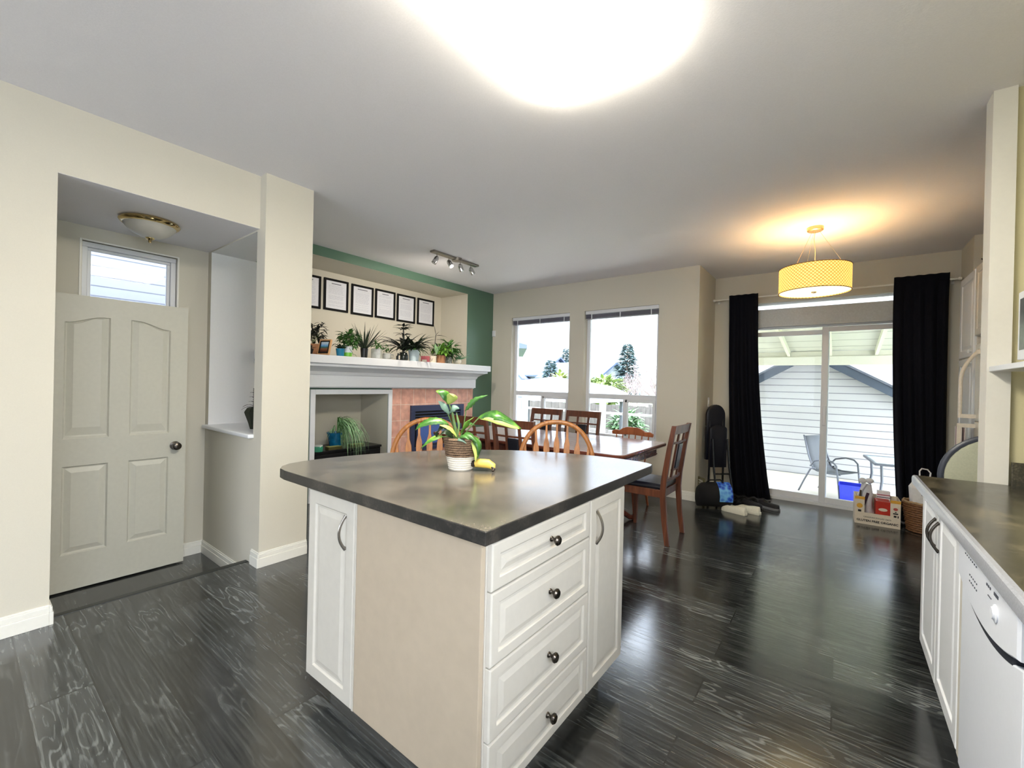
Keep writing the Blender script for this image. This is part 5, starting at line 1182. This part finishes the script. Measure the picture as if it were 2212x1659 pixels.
# ------------------------------------------------------------------ outside
DKZ = -.14
SID = stripe_mat('garage siding', (174, 174, 174), (110, 110, 116), .118, .10)
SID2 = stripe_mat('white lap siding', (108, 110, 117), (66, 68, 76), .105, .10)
FASC = mat('slate blue fascia', (62, 72, 86), .6); DECK = mat('pale patio concrete', (196, 190, 174), .8, bump=.2, scale=12, var=.06)
o = MB(); o.box(-2.6, 3.2, 6.19, 8.98, DKZ-.1, DKZ); o.box(-6.8, -1.5, 5.42, 8.4, -.66, -.58); struct(o.build('floor_patio', DECK), 'pale concrete patio outside the glass door, with an added bounce pad under the windows')  # second slab, below the tall windows, is added to bounce daylight indoors
GRASS = mat('pale lawn', (104, 118, 78), .9, bump=.3, scale=30, var=.2)
m = MB(); m.box(-60, 40, 5.5, 80, -.75, -.62); m.box(-30, -5.4, -6, 5.5, -.75, -.62); struct(m.build('ground', GRASS), 'grass of the back yard')
# neighbouring garage with a shallow gable
g = thing('garage', 'beige sided garage with slate blue gable trim behind the patio', 'building', (-.4, 9.0, -.5))
m = MB(); ze = 2.5-1.62*.6; m.prism([(-1.62, 0), (1.62, 0), (1.62, ze-.02), (0, 2.50-.02), (-1.62, ze-.02)], 0, 3.2, 'y'); m.build('siding_wall', SID, g)
for s in (-1, 1):
    m = MB(); m.prism([(0, 2.52), (s*1.86, 2.52-1.86*.6), (s*1.86, 2.52-1.86*.6-.15), (0, 2.37)], -.22, -.18, 'y'); m.build('fascia_board', FASC, g)
    m = MB(); m.prism([(0, 2.55), (s*1.9, 2.55-1.9*.6), (s*1.9, 2.515-1.9*.6), (0, 2.515)], -.25, 3.4, 'y'); m.build('roof', mat('grey shingle', (96, 100, 110), .9, bump=.5, scale=30, var=.2), g)
# patio cover
pc = thing('patio_cover', 'cream painted patio cover with sloping rafters above the glass door', 'patio roof', (-.1, 6.2, 0))
PCW = mat('cream patio paint', (198, 196, 178), .7, var=.02); SOF0 = stripe_mat('cream roof boards', (188, 188, 172), (120, 120, 106), .42, .05, 1)
SOF = SOF0; nt = SOF.node_tree; tr_ = nd(nt, 'ShaderNodeBsdfTranslucent'); tr_.inputs[0].default_value = (.5, .5, .47, 1); ms = nd(nt, 'ShaderNodeMixShader'); ms.inputs[0].default_value = .12
nt.links.new(nt.nodes['Principled BSDF'].outputs[0], ms.inputs[1]); nt.links.new(tr_.outputs[0], ms.inputs[2]); nt.links.new(ms.outputs[0], nt.nodes['Material Output'].inputs[0])
m = MB(); m.box(-1.95, 2.4, 2.38, 2.50, 1.735, 1.875); m.build('front_beam', PCW, pc, bev=.004)
def rz_(y): return 1.875+(2.42-y)*.135
m = MB(); m.prism([(-.0, rz_(0)+.09), (2.52, rz_(2.52)+.09), (2.52, rz_(2.52)+.105), (0, rz_(0)+.105)], -1.95, 2.5, 'x'); m.build('roof_boards', SOF, pc)
m = MB(); m.box(-1.95, 2.4, 2.40, 2.42, 1.876, 1.958); m.build('blocking_board', PCW, pc)
for k in range(8):
    x = -1.72+k*.565; m = MB(); m.prism([(-.0, rz_(0)), (2.5, rz_(2.5)), (2.5, rz_(2.5)+.089), (0, rz_(0)+.089)], x-.02, x+.02, 'x'); m.build('rafter', PCW, pc)
for x in (-1.9, 2.3): m = MB(); m.box(x-.045, x+.045, 2.395, 2.485, DKZ, 1.735); m.build('post', PCW, pc)
# patio furniture
pch = thing('patio_chair', 'grey sling patio chair with curved arms seen through the sliding door', 'chair', (-.06, 7.55, DKZ), -.5); pch.scale = (.78, .9, .82)
PGM = mat('grey bronze tube', (104, 108, 116), .4, metal=.3); SL = mat('grey sling mesh', (104, 107, 112), .8, bump=.3, scale=200)
# local: sitter faces +x
for s in (-1, 1):
    m = MB(); m.tube([(.30, s*.27, 0), (.27, s*.27, .30), (.24, s*.275, .54), (.18, s*.275, .60), (.05, s*.275, .615), (-.12, s*.27, .57), (-.20, s*.26, .47)], .014, 8); m.build('arm', PGM, pch, smooth=True)
    m = MB(); m.tube([(-.40, s*.26, 0), (-.30, s*.255, .22), (-.20, s*.25, .42), (-.12, s*.25, .44)], .014, 8); m.build('rear_leg', PGM, pch, smooth=True)
    m = MB(); m.tube([(.29, s*.24, .40), (.0, s*.24, .385), (-.16, s*.24, .42), (-.25, s*.24, .65), (-.33, s*.235, .95), (-.36, s*.21, .98)], .013, 8); m.build('side_rail', PGM, pch, smooth=True)
m = MB(); m.rings([[(x, y, z) for x, z in ((.29, .405), (.15, .385), (0, .378), (-.12, .395), (-.19, .45), (-.25, .64), (-.30, .82), (-.345, .975))] for y in (-.235, -.08, .08, .235)], cap=False, closed=False); m.build('sling', SL, pch, solid=.006, smooth=True)
pta = thing('patio_table', 'glass topped patio table right of the grey patio chair', 'table', (.86, 7.45, DKZ), .1); pta.scale = (1, 1, .84)
m = MB(); m.box(-.52, .52, -.40, .40, .665, .673); m.build('glass_top', mat('frosted table glass', (190, 214, 222), .08, spec=1), pta)
m = MB()
for q in ((-.54, .54, -.42, -.39), (-.54, .54, .39, .42), (-.54, -.51, -.39, .39), (.51, .54, -.39, .39)): m.box(*q, .645, .68)
m.build('rim', PGM, pta, bev=.004)
for sx in (-.46, .46):
    for sy in (-.34, .34): m = MB(); m.tube([(sx, sy, .65), (sx*.98, sy*.98, .4), (sx*1.06, sy*1.06, 0)], .015, 8); m.build('leg', PGM, pta, smooth=True)
rbn = thing('storage_bin', 'blue plastic bin standing on the patio against the sliding door', 'bin', (.16, 7.2, DKZ), .0)
BLUB = mat('blue plastic', (48, 66, 226), .4)
m = MB(); m.rings([[(x*sx, y*sx, z) for x, y in ((-.14, -.13), (.14, -.13), (.14, .13), (-.14, .13))] for sx, z in ((.88, 0), (1, .22), (1.05, .22), (1.05, .235), (.96, .235), (.85, .01))]); m.build('bin_body', BLUB, rbn, bev=.004)
# house beyond the transom
nh = thing('neighbour_house', 'white lap sided neighbouring house close beyond the entry transom', 'building', (-6.2, 1.2, -.6))
m = MB(); m.box(-3, 0, -5, 2.9, 0, 5.0); m.build('siding_wall', SID2, nh)
# yard: railing, fence, canopy, houses, trees
rail = thing('deck_railing', 'white deck railing just outside the tall windows', 'railing', (-3.0, 6.9, -.6))
RW = mat('weathered white paint', (176, 174, 170), .7)
for x in (-1.95, -.28, 1.0): m = MB(); m.box(x-.045, x+.045, -.045, .045, 0, 1.66); m.build('post', RW, rail, bev=.004)
m = MB(); m.box(-1.95, 1.0, -.025, .025, 1.42, 1.46); m.box(-1.95, 1.0, -.02, .02, .35, .39); m.build('rail', RW, rail)
def fence(x0, x1, y, ztop, label, tone, n):
    f = thing('board_fence', label, 'fence', ((x0+x1)/2, y, -.62), group='board fences of the yard'); w_ = (x1-x0)/2; m = MB(); k = 0
    FM = mat('fence boards %d' % n, tone, .85, var=.2, scale=6)
    x = -w_
    while x < w_: m.box(x, min(x+.135, w_), -.01+.004*(k % 2), .012, .03, ztop+.62-.02*(k % 3 == 0)); x += .142; k += 1
    m.box(-w_, w_, .012, .05, .3, .38); m.box(-w_, w_, .012, .05, ztop+.62-.2, ztop+.62-.12); m.build('boards', FM, f)
    x = -w_
    while x <= w_+.01: m = MB(); m.box(x-.045, x+.045, .012, .10, 0, ztop+.68); m.build('post', FM, f); x += 2.4
fence(-9.4, -2.6, 12.95, .70, 'weathered grey brown board fence across the back of the yard', (84, 78, 74), 1)
fence(-7.5, -2.3, 9.2, .30, 'lower grey board fence closer to the windows', (98, 94, 92), 2)
cn = thing('garden_canopy', 'white fabric garden canopy seen through the tall windows', 'canopy', (-6.45, 10.35, -.62))
CF = mat('white canvas roof', (150, 152, 160), .7)
m = MB(); nn = 24; rs = []
for r_, z in ((2.0, 1.50), (2.0, 1.74), (1.7, 1.90), (1.2, 2.04), (.7, 2.11), (.05, 2.15)):
    rs.append([(max(-1.72, min(1.72, r_*math.cos(2*PI*k/nn)*1.2))*min(1, r_/2), max(-1.2, min(1.2, r_*math.sin(2*PI*k/nn)*1.1))*min(1, r_/1.9), z) for k in range(nn)])
m.rings(rs); m.build('fabric_roof', CF, cn, smooth=True, angle=50)
for sx in (-1.6, 1.6):
    for sy in (-1.05, 1.05): m = MB(); m.box(sx-.035, sx+.035, sy-.035, sy+.035, 0, 1.52); m.build('pole', mat('dark pole', (90, 92, 98), .5), cn)
m = MB(); m.box(-.9, -.1, -1.27, -1.23, 1.56, 1.60); m.build('awning_bar', mat('dark pole', (90, 92, 98), .5), cn)
def house(x, y, w_, d_, zw, zr, label, wall, roof, ridge='x', gable=None):
    h = thing('house', label, 'house', (x, y, -.7), group='houses beyond the fence'); m = MB()
    WMt = mat('house wall %s' % (wall,), wall, .8); RMt = mat('roof tile %s' % (roof,), roof, .85, bump=.4, scale=10, var=.15)
    if ridge == 'x':
        m.prism([(-d_/2, 0), (d_/2, 0), (d_/2, zw), (0, zr), (-d_/2, zw)], -w_/2, w_/2, 'x'); m.build('wall', WMt, h)
        for s in (-1, 1):
            m = MB(); sl = (zr-zw)/(d_/2); e = d_/2+.4; m.prism([(0, zr+.05), (s*e, zr-e*sl+.05), (s*e, zr-e*sl+.17), (0, zr+.19)], -w_/2-.35, w_/2+.35, 'x'); m.build('roof', RMt, h)
    else:
        m.prism([(-w_/2, 0), (w_/2, 0), (w_/2, zw), (0, zr), (-w_/2, zw)], -d_/2, d_/2, 'y'); m.build('wall', WMt, h)
        for s in (-1, 1):
            m = MB(); sl = (zr-zw)/(w_/2); e = w_/2+.45; m.prism([(0, zr+.05), (s*e, zr-e*sl+.05), (s*e, zr-e*sl+.19), (0, zr+.21)], -d_/2-.4, d_/2+.4, 'y'); m.build('roof', RMt, h)
    if gable:
        gx, gw, gz = gable; m = MB(); m.prism([(gx-gw/2, 0), (gx+gw/2, 0), (gx+gw/2, gz), (gx, gz+gw*.42), (gx-gw/2, gz)], -d_/2-.8, -d_/2, 'y'); m.build('gable', WMt, h)
        for s in (-1, 1):
            m = MB(); m.prism([(gx, gz+gw*.42+.16), (gx+s*(gw/2+.3), gz-.3*.84+.16), (gx+s*(gw/2+.3), gz-.3*.84+.02), (gx, gz+gw*.42+.02)], -d_/2-1.1, 0, 'y'); m.build('gable_roof', RMt, h)
        for k in (-.25, .05, .3): m = MB(); m.box(gx+k*gw-.18, gx+k*gw+.18, -d_/2-.83, -d_/2-.79, gz-1.5, gz-.4); m.build('window', mat('far window', (90, 104, 124), .2), h)
    return h
HA = (-21.6, 29); HB = (-14.6, 31)
house(-20.6, 29, 5.6, 5, 2.7, 4.0, 'grey house with long roof and front gable, seen in the left tall window', (130, 134, 146), (66, 76, 98), 'x', (.6, 2.4, 2.45))
house(-14.75, 28, 4.2, 5, 2.45, 3.46, 'small grey house with slate roof, seen in the right tall window', (128, 132, 146), (60, 72, 98), 'x')
nb = thing('neighbour_house', 'blue grey roof eave of the house beside the yard, cut by the left tall window', 'house', (-10.45, 14.5, -.62), .66)
m = MB(); m.box(-4, -.6, -1.4, 3.0, 0, 3.2); m.build('wall', mat('house wall grey', (190, 194, 204), .8), nb); m = MB(); m.prism([(-4.4, 3.3), (.0, 3.26), (.0, 3.40), (-4.4, 4.5)], -1.7, 3.4, 'y'); m.build('roof', FASC, nb)
def conifer(x, y, zt, r, label, seed, tone=(52, 72, 74)):
    t = thing('conifer', label, 'tree', (x, y, -.7), group='conifers behind the houses'); rnd = random.Random(seed); m = MB(); h = zt+.7
    m.tube([(0, 0, 0), (0, 0, h)], [.16, .03], 8); m.build('trunk', mat('grey bark', (120, 108, 98), .9), t)
    m = MB()
    for i in range(420):
        f_ = rnd.random()**.8; z = h*(.28+.72*f_); rr_ = r*(1-f_)**.8+.12; a = rnd.uniform(0, 2*PI)
        m.leaf((.15*math.cos(a), .15*math.sin(a), z), (math.cos(a), math.sin(a), rnd.uniform(-.1, .5)), rr_*rnd.uniform(.7, 1.1), .26, .25, seg=4)
    m.build('needles', mat('conifer green', tone, .8, var=.3, scale=3), t, solid=.01)
conifer(-20.5, 35, 4.64, .9, 'blue green conifer behind the roof in the left tall window', 2)
conifer(-11.15, 27, 4.05, 1.15, 'tall blue green conifer in the right tall window', 3)
conifer(-13.93, 22, 2.7, .75, 'small pale conifer in front of the grey house in the left tall window', 4, (84, 108, 100))
def shrub(x, y, z0, R, n, label, tone, seed, lw=.14):
    t = thing('garden_shrub', label, 'shrub', (x, y, -.7), group='shrubs along the fence'); rnd = random.Random(seed)
    m = MB()
    for k in range(7): a = rnd.uniform(0, 6.28); m.tube([(.1*math.cos(a), .1*math.sin(a), 0), (R[0]*.3*math.cos(a), R[1]*.3*math.sin(a), z0*.6), (R[0]*.6*math.cos(a), R[1]*.6*math.sin(a), z0)], .025, 6)
    m.build('stems', mat('grey bark', (120, 108, 98), .9), t); m = MB()
    for i in range(n):
        v = Vector((rnd.gauss(0, 1), rnd.gauss(0, 1), rnd.gauss(0, 1))).normalized()*rnd.uniform(.55, 1)
        m.leaf((v.x*R[0], v.y*R[1], z0+v.z*R[2]), (v.x, v.y, rnd.uniform(-.2, .8)), lw*2, lw, .4, seg=3)
    m.build('leaves', mat('shrub leaves %s' % (tone,), tone, .7, var=.3, scale=3), t, solid=.004)
shrub(-6.95, 14.6, 1.75, (.8, .5, .6), 700, 'yellow green shrub behind the fence in the right tall window', (104, 122, 58), 5)
shrub(-8.55, 14.2, 1.9, (.35, .35, .55), 260, 'low yellow green shrub beside the canopy in the left tall window', (130, 140, 74), 6)
shrub(-5.05, 12.2, .85, (.45, .22, .4), 260, 'small green bush before the back fence in the right tall window', (90, 120, 80), 7)
# bare tree
def bare(x, y, h, label, seed, spread=1.0):
    t = thing('bare_tree', label, 'tree', (x, y, -.7), group='leafless trees behind the fence'); rnd = random.Random(seed); m = MB()
    def grow(p, d, l, r, lv):
        q = Vector(p); P = [tuple(q)]; dd_ = Vector(d)
        for _ in range(3):
            dd_ = (dd_+Vector((rnd.uniform(-.2, .2), rnd.uniform(-.2, .2), rnd.uniform(-.05, .2)))).normalized(); q = q+dd_*l/3; P.append(tuple(q))
        m.tube(P, [r, r*.85, r*.7, r*.55], 5 if lv else 8)
        if lv < 5:
            for _ in range(3 if lv < 3 else 2): 
                s_ = Vector((rnd.uniform(-1, 1)*spread, rnd.uniform(-1, 1)*spread, rnd.uniform(.1, .9))); grow(P[rnd.choice((2, 3))], (dd_*.7+s_*.7).normalized(), l*.72, r*.55, lv+1)
    for k in range(3): grow((.1*k, 0, 0), (rnd.uniform(-.3, .3), rnd.uniform(-.3, .3), 1), h*.33, .07, 0)
    m.build('branches', mat('pale bark', (128, 112, 112), .9, var=.1), t)
bare(-6.0, 17.6, 3.5, 'leafless pinkish tree filling the right half of the right tall window', 11, 1.1)
bare(-8.9, 21.5, 3.1, 'leafless pale tree left of the larger one in the right tall window', 12)
bare(-4.4, 14.6, 2.7, 'leafless pale tree at the right edge of the right tall window', 13)

# ------------------------------------------------------------------ sky and light
wd = bpy.data.worlds.new('World'); bpy.context.scene.world = wd; wd.use_nodes = True; nt = wd.node_tree; L = nt.links.new
bg = nt.nodes['Background']; tc = nd(nt, 'ShaderNodeTexCoord')
dt = nd(nt, 'ShaderNodeVectorMath', operation='DOT_PRODUCT'); dt.inputs[1].default_value = Vector((.62, -.66, .42)).normalized(); L(tc.outputs['Generated'], dt.inputs[0])
mp = nd(nt, 'ShaderNodeMapping'); mp.inputs['Scale'].default_value = (1, 1, 3.2); L(tc.outputs['Generated'], mp.inputs[0])
cn_ = nd(nt, 'ShaderNodeTexNoise'); cn_.inputs['Scale'].default_value = 2.6; cn_.inputs['Detail'].default_value = 6; cn_.inputs['Distortion'].default_value = .4; L(mp.outputs[0], cn_.inputs['Vector'])
cl = ramp(nt, [(.40, (.72, .84, 1.0)), (.60, (.98, 1.0, 1.04))], cn_.outputs['Fac'])
sz = nd(nt, 'ShaderNodeSeparateXYZ'); L(tc.outputs['Generated'], sz.inputs[0])
def pw(src, p, k):
    c_ = nd(nt, 'ShaderNodeMath', operation='MAXIMUM'); L(src, c_.inputs[0]); c_.inputs[1].default_value = 0
    p_ = nd(nt, 'ShaderNodeMath', operation='POWER'); L(c_.outputs[0], p_.inputs[0]); p_.inputs[1].default_value = p
    m_ = nd(nt, 'ShaderNodeMath', operation='MULTIPLY'); L(p_.outputs[0], m_.inputs[0]); m_.inputs[1].default_value = k; return m_
zen = pw(sz.outputs['Z'], 2.2, SKY_Z); glow = pw(dt.outputs['Value'], 1.2, SKY_S)
s1 = nd(nt, 'ShaderNodeMath', operation='ADD'); L(zen.outputs[0], s1.inputs[0]); L(glow.outputs[0], s1.inputs[1])
mrg = nd(nt, 'ShaderNodeMath', operation='ADD'); L(s1.outputs[0], mrg.inputs[0]); mrg.inputs[1].default_value = SKY_N
L(cl.outputs[0], bg.inputs['Color']); L(mrg.outputs[0], bg.inputs['Strength'])
def area(name, loc, rot, sx, sy, power, col=(1, 1, 1), portal=False):
    l = bpy.data.lights.new(name, 'AREA'); l.shape = 'RECTANGLE'; l.size = sx; l.size_y = sy; l.energy = power; l.color = col
    o = bpy.data.objects.new(name, l); C.objects.link(o); o.location = loc; o.rotation_euler = rot
    if portal: l.cycles.is_portal = True
    return o
area('portal_windows', (-2.9, YW+.2, 1.5), (-PI/2, 0, 0), 2.4, 1.8, 1, portal=True)
area('portal_slider', (-.1, YS+.2, 1.2), (-PI/2, 0, 0), 1.8, 2.4, 1, portal=True)
area('portal_kitchen', (1.06, -.3, 1.7), (0, PI/2, 0), 1.25, 2.1, 1, portal=True)
area('portal_back', (-1.65, -3.42, 1.55), (PI/2, 0, 0), 2.2, 1.6, 1, portal=True)
def point(name, loc, power, col, r=.03):
    l = bpy.data.lights.new(name, 'POINT'); l.energy = power; l.color = col; l.shadow_soft_size = r
    o = bpy.data.objects.new(name, l); C.objects.link(o); o.location = loc; return o
area('island_fixture_lamp', (-.87, 1.14, H-.10), (0, 0, 0), .5, 1.15, FIX_W, (1, .97, .90))
point('pendant_lamp', (PX, PY, H-.44), PEND_W, (1, .82, .58), .05)
sl = bpy.data.lights.new('track_spot_lamp', 'SPOT'); sl.energy = SPOT_W; sl.color = (1, .9, .76); sl.spot_size = math.radians(150); sl.spot_blend = 1; sl.shadow_soft_size = .08
so = bpy.data.objects.new('track_spot_lamp', sl); C.objects.link(so); so.location = (-3.38, 3.38, H-.17); so.rotation_euler = Vector((-.9, .15, -.75)).to_track_quat('-Z', 'Y').to_euler()
area('living_lamp', (-4.0, 3.4, 0), (0, 0, 0), .1, .1, 0)
bpy.data.objects.remove(bpy.data.objects['living_lamp'])

# ------------------------------------------------------------------ camera
cam = bpy.data.cameras.new('camera'); co = bpy.data.objects.new('camera', cam); C.objects.link(co)
cam.sensor_width = 36; cam.lens = 36*923.2/2212; cam.clip_start = .02; cam.clip_end = 300
cam.shift_y = 0
yaw, pitch, roll = .6539, -.0024, .0232
F = Vector((-math.sin(yaw), math.cos(yaw), 0)); R = Vector((math.cos(yaw), math.sin(yaw), 0)); U = Vector((0, 0, 1))
F2 = F*math.cos(pitch)+U*math.sin(pitch); U2 = U*math.cos(pitch)-F*math.sin(pitch)
R3 = R*math.cos(roll)+U2*math.sin(roll); U3 = U2*math.cos(roll)-R*math.sin(roll)
co.matrix_world = Matrix(((R3.x, U3.x, -F2.x, 0), (R3.y, U3.y, -F2.y, 0), (R3.z, U3.z, -F2.z, 1.3236), (0, 0, 0, 1)))
sc = bpy.context.scene; sc.camera = co
sc.view_settings.view_transform = 'Standard'; sc.view_settings.look = 'None'; sc.view_settings.gamma = 1; sc.view_settings.exposure = EXPO
sc.cycles.use_denoising = True; sc.cycles.max_bounces = 8; sc.cycles.diffuse_bounces = 4; sc.cycles.glossy_bounces = 3; sc.cycles.use_adaptive_sampling = True; sc.cycles.adaptive_threshold = .12; sc.cycles.adaptive_min_samples = 16; sc.cycles.transparent_max_bounces = 12; sc.cycles.sample_clamp_indirect = 6
sc.cycles.caustics_refractive = False
